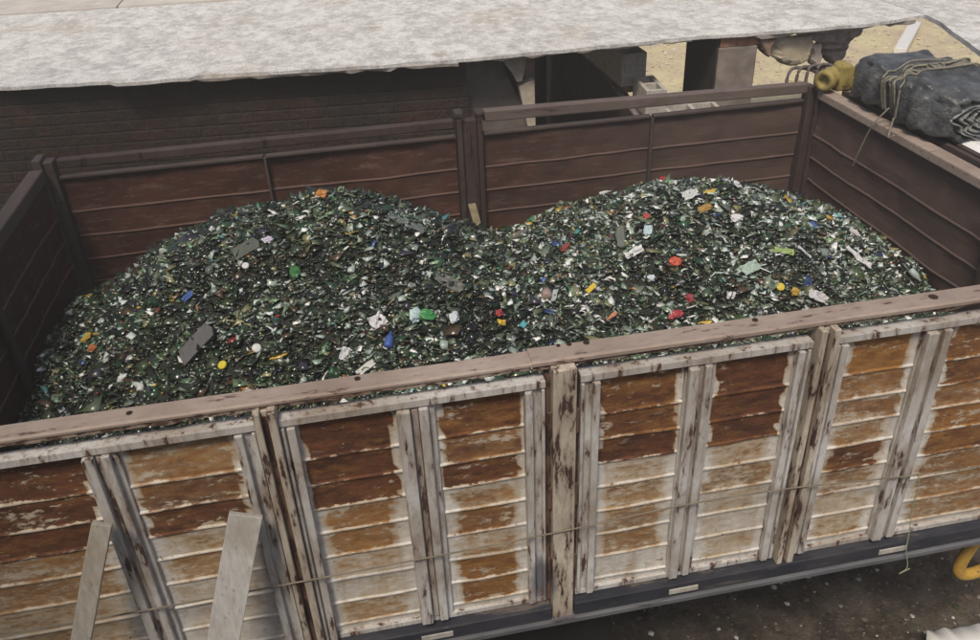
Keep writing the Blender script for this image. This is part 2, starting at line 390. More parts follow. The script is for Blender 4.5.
m = MB(); m.box((-2.12, YF+.0, 2.425), (.018, YF+.05, 2.478)); m.build('top_rail', M_postin, truck, bevel=.008)
# corner posts
m = MB(); m.box((XL-.04, YF-.05, 1.3), (XL+.005, YF+.06, 2.50)); m.box((XL+.0055, YF-.03, 1.3), (XL+.055, YF+.05, 2.48)); m.build('corner_post', M_railfar, truck, bevel=.006)
m = MB(); m.box((XR-.06, YF-.03, 1.3), (XR-.012, YF+.05, 2.47)); m.box((XR-.0115, YF-.05, 1.3), (XR+.03, YF+.06, 2.44)); m.build('corner_post', M_postin, truck, bevel=.006)
# end walls
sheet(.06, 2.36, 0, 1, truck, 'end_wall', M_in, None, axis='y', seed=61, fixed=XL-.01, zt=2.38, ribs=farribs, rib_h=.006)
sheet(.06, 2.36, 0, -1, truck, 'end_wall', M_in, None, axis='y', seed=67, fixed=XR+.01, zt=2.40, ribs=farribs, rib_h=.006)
m = MB(); m.box((XL-.06, .096, 2.385), (XL+.012, YF-.052, 2.455)); m.build('end_rail', mat_chipped('brown_end_rail', (.12, .085, .07), (.05, .035, .03), .6, (3, .5, 3), 7, dirt=(.06, .048, .042), chip2=(.06, .05, .05)), truck, bevel=.008)
for y_ in (.55, 1.25):
    m = MB(); m.box((XL+.012, y_, 1.3), (XL+.03, y_+.055, 2.384)); m.build('end_post', M_postin, truck, bevel=.004)
m = MB(); m.box((XR-.016, .096, 2.402), (XR+.068, YF-.052, 2.452)); m.build('end_rail', M_rail, truck, bevel=.007)
m = MB(); m.box((XR+.10, .10, 2.40), (XR+.125, 2.3, 2.462)); m.box((XR+.155, .10, 2.40), (XR+.175, 2.3, 2.458)); m.box((XR+.069, .3, 2.38), (XR+.18, .34, 2.399)); m.box((XR+.069, 1.1, 2.38), (XR+.18, 1.14, 2.399)); m.box((XR+.069, 1.9, 2.38), (XR+.18, 1.94, 2.399))
m.build('outer_bar', M_railfar, truck, bevel=.004)
m = MB(); m.box((XR-.03, .70, 1.3), (XR-.001, .78, 2.40)); m.build('end_post', M_postin, truck, bevel=.004)
# floor, chassis
m = MB(); m.box((XL-.03, .05, 1.24), (XR+.03, 2.40, 1.295)); m.build('floor', M_black, truck)
m = MB(); m.box((XL-.05, -.036, 1.222), (-.05, .045, 1.290)); m.box((.044, -.036, 1.222), (XR+.3, .045, 1.290)); cb = m.build('side_beam', M_navy, truck, bevel=.004)
m = MB(); m.box((XL-.05, -.050, 1.196), (XR+.3, .04, 1.2215)); m.build('beam_lip', M_lip, cb, bevel=.004)
for x in (-.51, .50, 1.43, -1.5):
    m = MB(); m.box((x-.062, -.042, 1.243), (x+.062, -.0365, 1.270)); m.build('marker_plate', M_plate, cb, bevel=.002)
m = MB()
for y in (.80, 1.62): m.box((-3.0, y, 1.0), (2.6, y+.08, 1.18))
for x in np.arange(-2.0, 2.2, .45): m.box((x, .06, 1.181), (x+.06, 2.38, 1.238))
m.build('chassis_frame', M_black, truck)
def wheel(x, y):
    m = MB(); n = 40
    prof = [(.30, -.11), (.44, -.12), (.495, -.10), (.50, 0), (.495, .10), (.44, .12), (.30, .11)]
    P = [[(x+r*math.cos(a), y+yy, .50+r*math.sin(a)) for r, yy in prof] for a in [2*math.pi*k/n for k in range(n+1)]]
    m.grid(P); t = m.build('wheel', M_rubber, truck, smooth=True)
    m = MB(); m.tube([(x, y-.02, .5), (x, y+.05, .5)], .30, 28); m.tube([(x, y-.09, .5), (x, y-.02, .5)], .11, 16)
    m.build('hub', simple('hub', (.08, .07, .065), .6), t)
for x in (-.15, -1.25):
    for y in (.32, .60, 1.9, 2.18): wheel(x, y)
for x_ in (-.15, -1.25): m = MB(); m.tube([(x_, .4, .5), (x_, 2.1, .5)], .06, 12); m.build('axle', M_black, truck)
# yellow bent tube of the rear guard below the side beam
def arc(pts, n=8):
    pts = [Vector(p) for p in pts]; out = []
    for i in range(len(pts)-1):
        p0 = pts[max(i-1, 0)]; p1 = pts[i]; p2 = pts[i+1]; p3 = pts[min(i+2, len(pts)-1)]
        for k in range(n):
            t = k/n
            out.append(.5*((2*p1)+(p2-p0)*t+(2*p0-5*p1+4*p2-p3)*t*t+(3*p1-p0-3*p2+p3)*t**3))
    out.append(pts[-1]); return out
m = MB(); m.tube(arc([(2.03, .10, 1.195), (1.99, .10, 1.05), (1.955, .10, .90), (1.965, .10, .83), (2.03, .10, .805), (2.14, .10, .83), (2.30, .10, .88), (2.42, .10, 1.0), (2.42, .10, 1.195)]), .028, 12)
m.build('yellow_guard', M_yellow, truck, smooth=True)
# ------------------------------------------------------------ load
def heap(x, y):
    def cone(cx, cy, pk, s, sx=1.0):
        sx = sx if (x < cx) == (cx < 0) else .93
        d = math.sqrt(((x-cx)/sx)**2+(y-cy)**2+.045)-.21
        return pk-s*d
    a = max(cone(-1.02, 1.50, 2.42, .61, 1.0), cone(-.68, 1.48, 2.465, .65, 1.0)); b = cone(1.12, 1.42, 2.33, .54, 1.05)
    k = 26; h = math.log(math.exp(k*(a-2))+math.exp(k*(b-2)))/k+2
    h = max(h, 1.62)
    h += .06*fbm((x*1.9, y*1.9, 3), 1, 4)+.035*fbm((x*6, y*6, 8), 1, 4)
    return h
def hit(px, py):
    d = ray(px, py); t = 1.2; last = None
    while t < 9:
        p = CP+d*t
        if XL < p.x < XR and 0.06 < p.y < 2.42 and p.z < heap(p.x, p.y): return p
        t += .01
    return CP+d*4
def nrm(p):
    e = .04; return Vector((-(heap(p.x+e, p.y)-heap(p.x-e, p.y))/(2*e), -(heap(p.x, p.y+e)-heap(p.x, p.y-e))/(2*e), 1)).normalized()
M_pileb = simple('dark_grit', (.02, .022, .018), .8, .4, 30)
def mat_shard():
    m = Mat('glass_shards', .22, .6)
    at = m.n('ShaderNodeAttribute', attribute_name='tint')
    c = m.mix(m.math('MULTIPLY', m.rng(m.noise(60), .45, .7), .35), at.outputs['Color'], (.06, .06, .05))
    m.color(c); m.rough(m.rng(m.noise(8), .3, .7, .10, .42)); return m.m
M_shard = mat_shard()
nx, ny = 150, 84
bm_ = MB(); idx = [[bm_.vert((XL+.02+(XR-XL-.04)*i/nx, .062+(2.39-.062)*j/ny, 0)) for i in range(nx+1)] for j in range(ny+1)]
hg = np.zeros((ny+1, nx+1))
for j in range(ny+1):
    for i in range(nx+1):
        v = bm_.v[idx[j][i]]; hg[j, i] = heap(v[0], v[1]); bm_.v[idx[j][i]] = (v[0], v[1], hg[j, i])
for j in range(ny):
    for i in range(nx): bm_.f.append([idx[j][i], idx[j][i+1], idx[j+1][i+1], idx[j+1][i]])
# shards: irregular bent plates, all of one heap
N = 64000
px_ = rng.uniform(XL+.03, XR-.03, N); py_ = rng.uniform(.075, 2.375, N)
gx = (px_-XL-.02)/(XR-XL-.04)*nx; gy = (py_-.062)/(2.39-.062)*ny
ix = np.clip(gx.astype(int), 0, nx-1); iy = np.clip(gy.astype(int), 0, ny-1); fx = gx-ix; fy = gy-iy
hz = hg[iy, ix]*(1-fx)*(1-fy)+hg[iy, ix+1]*fx*(1-fy)+hg[iy+1, ix]*(1-fx)*fy+hg[iy+1, ix+1]*fx*fy
size = np.exp(rng.normal(math.log(.0145), .58, N)).clip(.005, .050)
pal = np.array([(.010,.020,.012),(.020,.047,.025),(.028,.038,.026),(.010,.012,.011),(.065,.085,.050),(.13,.165,.13),(.27,.33,.29),(.48,.55,.53),(.80,.82,.82),(.075,.050,.030),(.040,.062,.028),(.14,.22,.13),(.21,.20,.10),(.030,.028,.045),
   (.24,.035,.03),(.48,.33,.06),(.05,.09,.26),(.05,.18,.09),(.14,.34,.36),(.38,.19,.08)])
wl_ = np.array([17,14,13,14,11,8,4.2,2.6,1.9,5,6,3,3,5, .30,.35,.22,.35,.25,.15])
wr_ = np.array([6,8,8,6,13,14,14,10,7,4,5,4.5,4.5,4, .35,.5,.22,.5,.4,.2])
clump = np.array([fbm((x*2.3, y*2.3, 1.7), 1, 3) for x, y in zip(px_, py_)])
mixr = 1/(1+np.exp(-((px_-.35)*2.2+clump*4.5)))  # more pale glass to the right, hazy brightening painted into the tints
ci = np.where(rng.random(N) < mixr, rng.choice(len(pal), N, p=wr_/wr_.sum()), rng.choice(len(pal), N, p=wl_/wl_.sum()))
clump2 = np.array([fbm((x*3.7+9, y*3.7, 6.2), 1, 3) for x, y in zip(px_, py_)])
col = pal[ci]*rng.uniform(.7, 1.35, (N, 1))*(1+np.clip(clump2, -.55, .6))[:, None]
size = np.where((ci >= 6) & (ci <= 8), np.minimum(size*1.2, .027), size)
tilt = rng.normal(0, .62, (N, 2))*np.clip(.016/size, .35, 1.1)[:, None]; yaw_ = rng.uniform(0, 2*math.pi, N)
ang = np.sort(rng.uniform(0, 2*math.pi, (N, 4))*0+np.array([0, 1.57, 3.14, 4.71])+rng.uniform(-.38, .38, (N, 4)), axis=1)
rad = size[:, None]*rng.uniform(.7, 1.25, (N, 4)); asp = rng.uniform(.3, 1.0, N)
lx = np.cos(ang)*rad; ly = np.sin(ang)*rad*asp[:, None]
bend = rng.uniform(-.5, .5, N)*size
lz = np.zeros((N, 4)); lz[:, 0] += bend; lz[:, 2] += bend
th = rng.uniform(.0012, .0035, N)
L = np.stack([np.concatenate([lx, lx], 1), np.concatenate([ly, ly], 1), np.concatenate([lz+th[:, None], lz-th[:, None]], 1)], 2)
cy_, sy_ = np.cos(yaw_), np.sin(yaw_)
ca, sa = np.cos(tilt[:, 0]), np.sin(tilt[:, 0]); cb_, sb_ = np.cos(tilt[:, 1]), np.sin(tilt[:, 1])
X, Y, Z = L[..., 0], L[..., 1], L[..., 2]
X, Y = X*cy_[:, None]-Y*sy_[:, None], X*sy_[:, None]+Y*cy_[:, None]
Y, Z = Y*ca[:, None]-Z*sa[:, None], Y*sa[:, None]+Z*ca[:, None]
X, Z = X*cb_[:, None]+Z*sb_[:, None], -X*sb_[:, None]+Z*cb_[:, None]
zo = rng.uniform(-.008, .018, N)
X += px_[:, None]; Y += py_[:, None]; Z += (hz+zo)[:, None]
ok = (X.min(1) > XL+.012) & (X.max(1) < XR-.012) & (Y.min(1) > .052) & (Y.max(1) < YF-.015)
X, Y, Z = X[ok], Y[ok], Z[ok]; n = len(X)
V = np.stack([X, Y, Z], 2).reshape(-1, 3)
Fq = np.array([(0,1,2,3),(7,6,5,4),(0,4,5,1),(1,5,6,2),(2,6,7,3),(3,7,4,0)])
F = (np.arange(n)[:, None, None]*8+Fq[None]).reshape(-1, 4)
col = col[ok]
cols = np.repeat(np.clip(np.concatenate([col, np.ones((n, 1))], 1), 0, .85), 8, axis=0)
nb = len(bm_.v)
xm, xf, xc = [], [], []; base_n = nb+len(V)
for i in range(4200):
    x = rnd.uniform(XL+.08, XR-.08); y = rnd.uniform(.12, 2.32); z = heap(x, y)
    ux = Vector((rnd.gauss(0, 1), rnd.gauss(0, 1), rnd.gauss(0, .35))).normalized(); uy = ux.cross(Vector((rnd.gauss(0, .5), rnd.gauss(0, .5), 1))).normalized(); uz = ux.cross(uy)
    if uz.z < 0: uz = -uz
    strip = rnd.random() < .22
    r_ = rnd.uniform(.016, .040); ln = rnd.uniform(.010, .038); aw = rnd.uniform(.5, 1.5); ns = 4; tk = .0022
    if strip: r_ = rnd.uniform(.08, .3); ln = rnd.uniform(.002, .006); aw = rnd.uniform(.03, .09)/r_*.6
    cpos = Vector((x, y, z+rnd.uniform(.002, .018)))
    k_ = rnd.choices(range(14), (wr_ if x+rnd.uniform(-.6, .6) > .4 else wl_)[:14])[0]
    cc_ = np.clip(pal[k_]*rnd.uniform(.8, 1.5), 0, .85); o_ = len(xm)
    jag = [rnd.uniform(.55, 1.2) for _ in range(2*(ns+1))]
    for ri in (r_, r_-tk):
        for j in range(ns+1):
            t_ = -aw+2*aw*j/ns
            for sd2 in (0, 1):
                p = cpos+uy*(math.sin(t_)*ri)+uz*((math.cos(t_)-1)*r_+(ri-r_))+ux*((sd2*2-1)*ln*jag[2*j+sd2])
                xm.append(p[:])
    W2 = 2*(ns+1)
    for j in range(ns):
        a0 = o_+2*j; xf += [(a0, a0+1, a0+3, a0+2), (a0+W2+2, a0+W2+3, a0+W2+1, a0+W2), (a0, a0+2, a0+W2+2, a0+W2), (a0+3, a0+1, a0+W2+1, a0+W2+3)]
    e0 = o_+2*ns; xf += [(o_+1, o_, o_+W2, o_+W2+1), (e0, e0+1, e0+W2+1, e0+W2)]
    xc += [(*cc_, 1)]*(2*W2)
V = np.concatenate([V, np.array(xm)]); F = np.concatenate([F, np.array(xf)+len(V)-len(xm)]); cols = np.concatenate([cols, np.array(xc)])
me = bpy.data.meshes.new('crushed_glass_heap')
allv = np.concatenate([np.array(bm_.v), V]); allf = np.concatenate([np.array(bm_.f), F+nb])
allv = allv-np.array([0, 1.25, 1.6])
me.vertices.add(len(allv)); me.vertices.foreach_set('co', allv.ravel())
me.loops.add(allf.size); me.loops.foreach_set('vertex_index', allf.ravel().astype(np.int32))
me.polygons.add(len(allf)); me.polygons.foreach_set('loop_start', np.arange(0, allf.size, 4, dtype=np.int32))
mi = np.ones(len(allf), dtype=np.int32); mi[:len(bm_.f)] = 0
me.materials.append(M_pileb); me.materials.append(M_shard)
me.polygons.foreach_set('material_index', mi)
me.update(calc_edges=True); me.validate()
at = me.attributes.new('tint', 'FLOAT_COLOR', 'POINT')
at.data.foreach_set('color', np.concatenate([np.tile([.03, .03, .03, 1], (nb, 1)), cols]).astype(np.float32).ravel())
hp = bpy.data.objects.new('crushed_glass_heap', me); C.objects.link(hp); hp.location = (0, 1.25, 1.6)
kind(tag(hp, 'two mounds of crushed green and clear glass mixed with coloured scraps filling the truck', 'crushed glass'), 'stuff')

# pieces that stand out on the heap
mcache = {}
def cm(c, rough=.45):
    k = tuple(c)
    if k not in mcache: mcache[k] = simple('piece_paint', c, rough, .18, 40, .4, .2)
    return mcache[k]
def frame_at(px, py, ang, tiltv=(0, 0)):
    p = hit(px, py); n_ = nrm(p); n_ = (n_+Vector((tiltv[0], tiltv[1], 0))).normalized()
    a = Vector((math.cos(ang), math.sin(ang), 0)); a = (a-n_*a.dot(n_)).normalized(); b = n_.cross(a)
    return p+n_*.030, a, b, n_
def scrap(px, py, l, wd, ang, c, name, label, cat, group=None, style='flake', seed=None, tv=(0, 0), rough=.45):
    l *= .86; wd *= .86
    if style == 'board': l *= .6; wd *= .62; style = 'flake' if (int(px) % 2) else style; c = tuple(x*1.15 for x in c)
    if style == 'lid': l *= .75
    c = tuple(x*.82+.02 for x in c)
    p, a, b, n_ = frame_at(px, py, R(ang), tv); q = random.Random(seed or int(px*7+py)); m = MB(); bev = 0
    if style == 'flake':        # crumpled sheet with thickness
        G = []; nu, nv = 9, 7
        for i in range(nu+1):
            row = []
            for j in range(nv+1):
                u = i/nu-.5; v = j/nv-.5
                e = 1+.05*q.uniform(-1, 1)+.12*fbm((u*4+px, v*4+py, 5), 1, 2) if i in (0, nu) or j in (0, nv) else 1
                z = .25*wd*fbm((u*3+px, v*3+py, 0), 1, 3)
                row.append(p+a*(u*l*e)+b*(v*wd*e)+n_*z)
            G.append(row)
        i1 = m.grid(G); i2 = m.grid([[x-n_*.003 for x in r_] for r_ in G])
        for i in range(nu):
            m.f.append([i1[i][0], i1[i+1][0], i2[i+1][0], i2[i][0]]); m.f.append([i1[i][nv], i2[i][nv], i2[i+1][nv], i1[i+1][nv]])
        for j in range(nv):
            m.f.append([i1[0][j], i2[0][j], i2[0][j+1], i1[0][j+1]]); m.f.append([i1[nu][j], i1[nu][j+1], i2[nu][j+1], i2[nu][j]])
    elif style == 'lid':        # cap: disc with raised rim
        prof = [(0, .0), (.38, .0), (.46, -.03), (.5, -.12), (.5, -.30), (.46, -.30), (.45, -.10), (0, -.08)]; nn = 20; r_ = l
        m.grid([[p+a*(math.cos(t)*rr*r_)+b*(math.sin(t)*rr*r_)+n_*(zz*r_+.004) for rr, zz in prof] for t in [2*math.pi*k/nn for k in range(nn+1)]])
    elif style == 'board':      # flat slab with broken corners
        pts = []; K = [(-.5, -.5), (-.1, -.52), (.42, -.46), (.5, -.1), (.46, .42), (.1, .5), (-.44, .47), (-.52, .05)]
        for u, v in K: pts.append(p+a*(u*l*(1+q.uniform(-.08, .08)))+b*(v*wd*(1+q.uniform(-.12, .12)))-n_*.006)
        m.extr(pts, n_*.012)
    elif style == 'bottle':     # bottle end with neck
        prof = [(-.5, .0), (-.5, .42), (-.44, .5), (.05, .5), (.22, .34), (.3, .18), (.5, .17), (.5, 0)]; nn = 16
        m.grid([[p+a*(uu*l)+(b*math.cos(t)+n_*math.sin(t))*(rr*wd) for uu, rr in prof] for t in [2*math.pi*k/nn for k in range(nn+1)]])
    elif style == 'bag':        # crumpled lump
        G = []; nu, nv = 10, 16
        for i in range(nu+1):
            th_ = math.pi*i/nu; row = []
            for j in range(nv):
                ph = 2*math.pi*j/nv; d = Vector((math.sin(th_)*math.cos(ph), math.sin(th_)*math.sin(ph), math.cos(th_)))
                s_ = 1+.45*fbm(d*1.7+Vector((px, py, 0)), 1, 4)
                row.append(p+(a*d.x*l/2+b*d.y*wd/2+n_*d.z*min(l, wd)*.32)*s_)
            G.append(row)
        m.grid(G, True)
    o = m.build(name, cm(c, rough), None, smooth=style in ('lid', 'bottle'))
    recenter(o); tag(o, label, cat, group); return o
W1 = (.72, .72, .74)
S = scrap
S(377, 323, .078, .066, 35, W1, 'paper_square', 'square white card lying near the rail on the left mound, brightest square piece', 'card')
S(635, 256, .105, .05, 5, (.8,.8,.82), 'paper_scrap', 'oblong white card folded on the front of the right mound', 'card')
S(855, 261, .17, .055, -35, (.74,.74,.75), 'plastic_strip', 'long white plastic strip on the right slope of the right mound', 'plastic strip')
S(323, 199, .07, .06, 0, (.50,.20,.03), 'orange_lump', 'orange crumpled lump on the crest of the left mound', 'scrap', style='bag')
S(664, 184, .07, .05, 0, (.45,.03,.03), 'red_rag', 'red rag on the crest where the right mound begins', 'rag', style='bag')
S(674, 265, .07, .055, 0, (.60,.09,.04), 'red_rag', 'bright orange-red crumpled wrapper just right of the oblong white card', 'wrapper', style='bag')
S(592, 291, .065, .03, 30, (.72,.52,.03), 'yellow_strip', 'short yellow plastic strip in the dip left of the right mound front', 'plastic strip')
S(778, 289, .06, .04, 20, (.75,.58,.05), 'yellow_disc', 'yellow plastic cap near the rail on the right mound', 'cap', style='lid')
S(793, 295, .05, .045, 20, (.48,.30,.03), 'brown_wrapper', 'dark yellow crumpled wrapper beside the yellow cap near the rail', 'wrapper', style='bag')
S(226, 368, .06, .035, 10, (.72,.60,.03), 'yellow_disc', 'bright yellow cap close to the rail on the left mound', 'cap', style='lid')
S(91, 342, .07, .045, 60, (.60,.42,.04), 'yellow_wrapper', 'yellow crumpled wrapper near the left end wall', 'wrapper', style='bag')
S(96, 352, .045, .04, 60, (.50,.13,.03), 'orange_wrapper', 'small orange wrapper touching the yellow one near left end wall', 'wrapper', style='bag')
S(388, 343, .09, .042, 80, (.04,.10,.38), 'blue_bottle', 'small dark blue bottle lying near the rail on the left mound', 'bottle', style='bottle')
S(188, 300, .065, .03, 50, (.05,.12,.36), 'blue_bottle', 'blue scrap halfway up the left mound', 'scrap')
S(425, 318, .09, .06, 0, (.04,.28,.07), 'green_bag', 'bright green crumpled plastic beside a pale blue bag', 'plastic bag', style='bag')
S(414, 317, .075, .06, 80, (.50,.66,.70), 'pale_blue_bag', 'pale blue crumpled bag beside the bright green plastic', 'plastic bag', style='bag')
S(452, 322, .085, .045, 75, (.68,.76,.80), 'white_bag', 'white crumpled bag right of the bright green plastic', 'plastic bag', style='bag')
S(299, 275, .075, .06, 75, (.03,.17,.04), 'green_bag', 'dark green crumpled plastic in the middle of the left mound', 'plastic bag', style='bag')
S(780, 255, .13, .04, -28, (.30,.42,.13), 'green_strip', 'lime green plastic strip on the front of the right mound', 'plastic strip')
S(735, 222, .07, .05, 0, (.75,.75,.76), 'white_cup', 'round white cup base on the upper right mound', 'cup', style='bag')
S(733, 189, .055, .05, 0, (.72,.73,.76), 'white_paper', 'small white crumpled paper on the crest of the right mound', 'paper', style='bag')
S(690, 198, .10, .06, 10, (.62,.64,.64), 'white_sheet', 'wide whitish plastic sheet just below the crest of right mound', 'plastic sheet')
S(704, 212, .09, .045, 15, (.42,.24,.05), 'amber_glass', 'amber glass chunk below the whitish sheet of the right mound', 'glass', style='bag')
S(826, 222, .06, .05, 15, (.52,.35,.06), 'amber_disc', 'dull yellow cap at the right shoulder of the right mound', 'cap', style='lid')
S(851, 238, .07, .05, -60, (.62,.58,.58), 'pale_rag', 'pale pinkish rag high on the right slope of the right mound', 'rag', style='bag')
S(911, 278, .09, .04, -60, (.42,.50,.50), 'grey_bottle', 'pale bottle lying at the foot of the right mound by end wall', 'bottle', style='bottle')
S(624, 240, .26, .075, 62, (.15,.165,.14), 'flat_board', 'narrow grey-green board on the left flank of the right mound', 'board', style='board')
S(200, 345, .34, .13, 38, (.085,.085,.09), 'flat_board', 'large flat dark grey board on the lower left mound', 'board', style='board')
S(248, 252, .24, .12, 30, (.06,.07,.058), 'flat_board', 'flat dark grey-green board high on the back of left mound', 'board', style='board')
S(405, 228, .34, .10, -22, (.10,.12,.11), 'flat_board', 'flat grey board on the right shoulder of the left mound', 'board', style='board')
S(447, 286, .26, .12, -30, (.13,.14,.12), 'flat_board', 'flat greenish board on the slope above the white bag', 'board', style='board')
S(520, 238, .20, .08, 15, (.13,.125,.12), 'flat_board', 'small grey board between the two mounds by the far side', 'board', style='board')
S(268, 245, .06, .045, 20, (.62,.58,.72), 'lilac_paper', 'pale lilac crumpled paper on the back of the left mound', 'paper', style='bag')
S(247, 269, .05, .035, 0, (.68,.68,.70), 'white_card', 'white oval cap left of the dark green plastic', 'cap', style='lid')
S(125, 382, .05, .04, 70, (.72,.74,.72), 'white_card', 'small white card near the rail at the far left of the load', 'card')
S(146, 389, .05, .035, 70, (.70,.72,.72), 'white_cup', 'small white cup touching the rail side of the left mound', 'cup', style='bottle')
S(257, 350, .06, .045, 0, (.66,.68,.66), 'white_disc', 'pale round lid left of the square white card', 'lid', style='lid')
S(343, 356, .07, .04, 80, (.66,.68,.70), 'torn_wrapper', 'torn white wrapper just above the rail below the square card', 'wrapper')
S(367, 371, .10, .035, 30, (.64,.64,.62), 'torn_wrapper', 'white torn strip against the rail below the blue bottle', 'plastic strip')
S(580, 235, .05, .03, 80, (.06,.32,.30), 'teal_disc', 'teal cap in the dip left of the narrow grey-green board', 'cap', style='lid')
S(568, 252, .07, .05, 20, (.32,.06,.05), 'red_scrap', 'dull red crumpled scrap in the dip below the teal cap', 'scrap', style='bag')
S(646, 220, .055, .035, 0, (.42,.06,.05), 'red_scrap', 'dark red cap above the blue-white figure-shaped scrap', 'cap', style='lid')
S(647, 233, .06, .045, 70, (.55,.68,.74), 'pale_blue_scrap', 'pale blue torn scrap under the dark red cap', 'scrap')
S(606, 197, .09, .025, 0, (.60,.65,.66), 'white_tube', 'short white tube on the left crest of the right mound', 'tube', style='bottle')
S(498, 325, .05, .035, 0, (.72,.50,.05), 'yellow_scrap', 'small yellow scrap near the rail between the mounds', 'scrap')
S(521, 328, .05, .03, 50, (.10,.42,.48), 'turquoise_scrap', 'small turquoise scrap near the rail between the mounds', 'scrap')
S(495, 316, .055, .035, 40, (.42,.04,.05), 'red_wrapper', 'dark red wrapper near the rail between the mounds', 'wrapper', style='bag')
S(547, 298, .09, .06, 80, (.34,.25,.22), 'brown_cup', 'brownish pink cup lying in the dip between the mounds', 'cup', style='bottle')
S(556, 300, .11, .028, 65, (.50,.54,.56), 'grey_strip', 'curved pale grey strip right of the brownish pink cup', 'plastic strip')
S(611, 320, .07, .022, 40, (.58,.22,.12), 'salmon_strip', 'thin salmon strip near the rail in front of the right mound', 'plastic strip')
S(676, 318, .08, .045, 10, (.40,.03,.04), 'red_bag', 'crimson crumpled bag touching the rail on the right mound', 'plastic bag', style='bag')
S(691, 302, .05, .05, 70, (.33,.03,.05), 'red_bag', 'dark crimson scrap a little above the crimson bag by the rail', 'scrap', style='bag')
S(650, 281, .045, .04, 0, (.62,.70,.78), 'blue_white_scrap', 'pale blue-white scrap below the oblong white card', 'scrap', style='bag')
S(749, 270, .10, .06, 20, (.42,.55,.48), 'mint_sheet', 'pale mint plastic sheet in the middle of the right mound', 'plastic sheet')
S(800, 256, .09, .03, -35, (.62,.62,.68), 'white_strip', 'thin whitish strip right of the lime green strip', 'plastic strip')
S(730, 298, .05, .04, 10, (.72,.72,.73), 'white_scrap', 'white chunk near the rail below the pale mint sheet', 'scrap', style='bag')
S(815, 300, .11, .06, -30, (.60,.60,.62), 'white_sheet', 'whitish crumpled sheet at the rail right of dark yellow wrapper', 'plastic sheet')
# stick leaning on the far post
m = MB(); A = Vector((.085, 2.36, 1.98)); B = Vector((.125, 2.10, 1.70)); d = (A-B); m.obox((A+B)/2, d*.5, Vector((.022, 0, 0)), d.cross(Vector((1, 0, 0))).normalized()*.008)
tag(recenter(m.build('wooden_stick', simple('old_wood', (.20, .17, .10), .8, .3, 30))), 'short weathered wooden stake stuck in the glass in front of the far centre post', 'stake')

# ------------------------------------------------------------ boards, wire and cord on the near side
def leaning(name, label, top, bot, wd, th_, mat):
    T = Vector(top); B = Vector(bot); d = T-B; side = Vector((1, 0, 0)); nrm_ = d.cross(side).normalized(); side = nrm_.cross(d).normalized()
    m = MB(); n = 14; P = []
    for i in range(n+1):
        c = B+d*(i/n); j1 = fbm((i*.7, 1, wd*9), 1, 2)*.004; j2 = fbm((i*.7, 5, wd*9), 1, 2)*.004
        P.append([c-side*(wd/2+j1)-nrm_*th_/2, c+side*(wd/2+j2)-nrm_*th_/2, c+side*(wd/2+j2)+nrm_*th_/2, c-side*(wd/2+j1)+nrm_*th_/2])
    idx = m.grid(P, True); m.f.append(idx[0]); m.f.append(idx[-1][::-1])
    return tag(recenter(m.build(name, mat, bevel=.003)), label, 'board', 'boards leaning on the truck side')
def mat_board(name, c1, c2):
    m = Mat(name, .75, .2); g = m.noise(30, (2.5, 2.5, .25), 5); w_ = m.noise(5)
    c = m.mix(m.rng(g, .3, .7), c1, c2); c = m.mix(m.math('MULTIPLY', m.rng(w_, .5, .7), .5), c, (.24, .20, .15))
    c = m.mix(m.math('MULTIPLY', m.rng(m.noise(45, (1, 1, .5)), .62, .68), .5), c, (.12, .10, .08))
    m.color(c); m.bump(g, .4, .003); return m.m
leaning('narrow_board', 'narrow greyish wooden batten leaning on the truck side, left of the wide board', (-1.515, -.075, 2.135), (-2.34, -.62, .0), .062, .022, mat_board('batten_wood', (.27, .25, .215), (.40, .375, .33)))
leaning('wide_board', 'wide whitish board leaning on the truck side beside the rusty post', (-1.085, -.075, 2.075), (-1.80, -.62, .0), .108, .022, mat_board('whitewashed_board', (.36, .35, .335), (.52, .51, .49)))
M_wire = simple('wire', (.20, .17, .13), .7, .3)
def wire_pts(xs):
    out = []
    for i, (x, z) in enumerate(xs): out.append((x, -.036, z))
    return arc(out, 6)
m = MB(); m.tube(wire_pts([(-2.3, 1.72), (-1.9, 1.68), (-1.48, 1.675), (-1.05, 1.68), (-.5, 1.69), (0, 1.705), (.46, 1.73), (.91, 1.72), (1.35, 1.68), (1.72, 1.66), (2.25, 1.66)]), .0032, 6)
tag(recenter(m.build('wire', M_wire)), 'thin slack wire stretched along the whole rusty side of the truck', 'wire')
m = MB(); m.tube(arc([(1.438, -.044, 1.69), (1.455, -.046, 1.62), (1.46, -.044, 1.5), (1.475, -.048, 1.38), (1.478, -.06, 1.27), (1.50, -.07, 1.17), (1.475, -.065, 1.13), (1.52, -.065, 1.15)]), .0022, 6)
tag(recenter(m.build('cord', simple('green_cord', (.30, .34, .22), .8))), 'short pale green cord hanging from the wire over the beam near the right', 'cord')

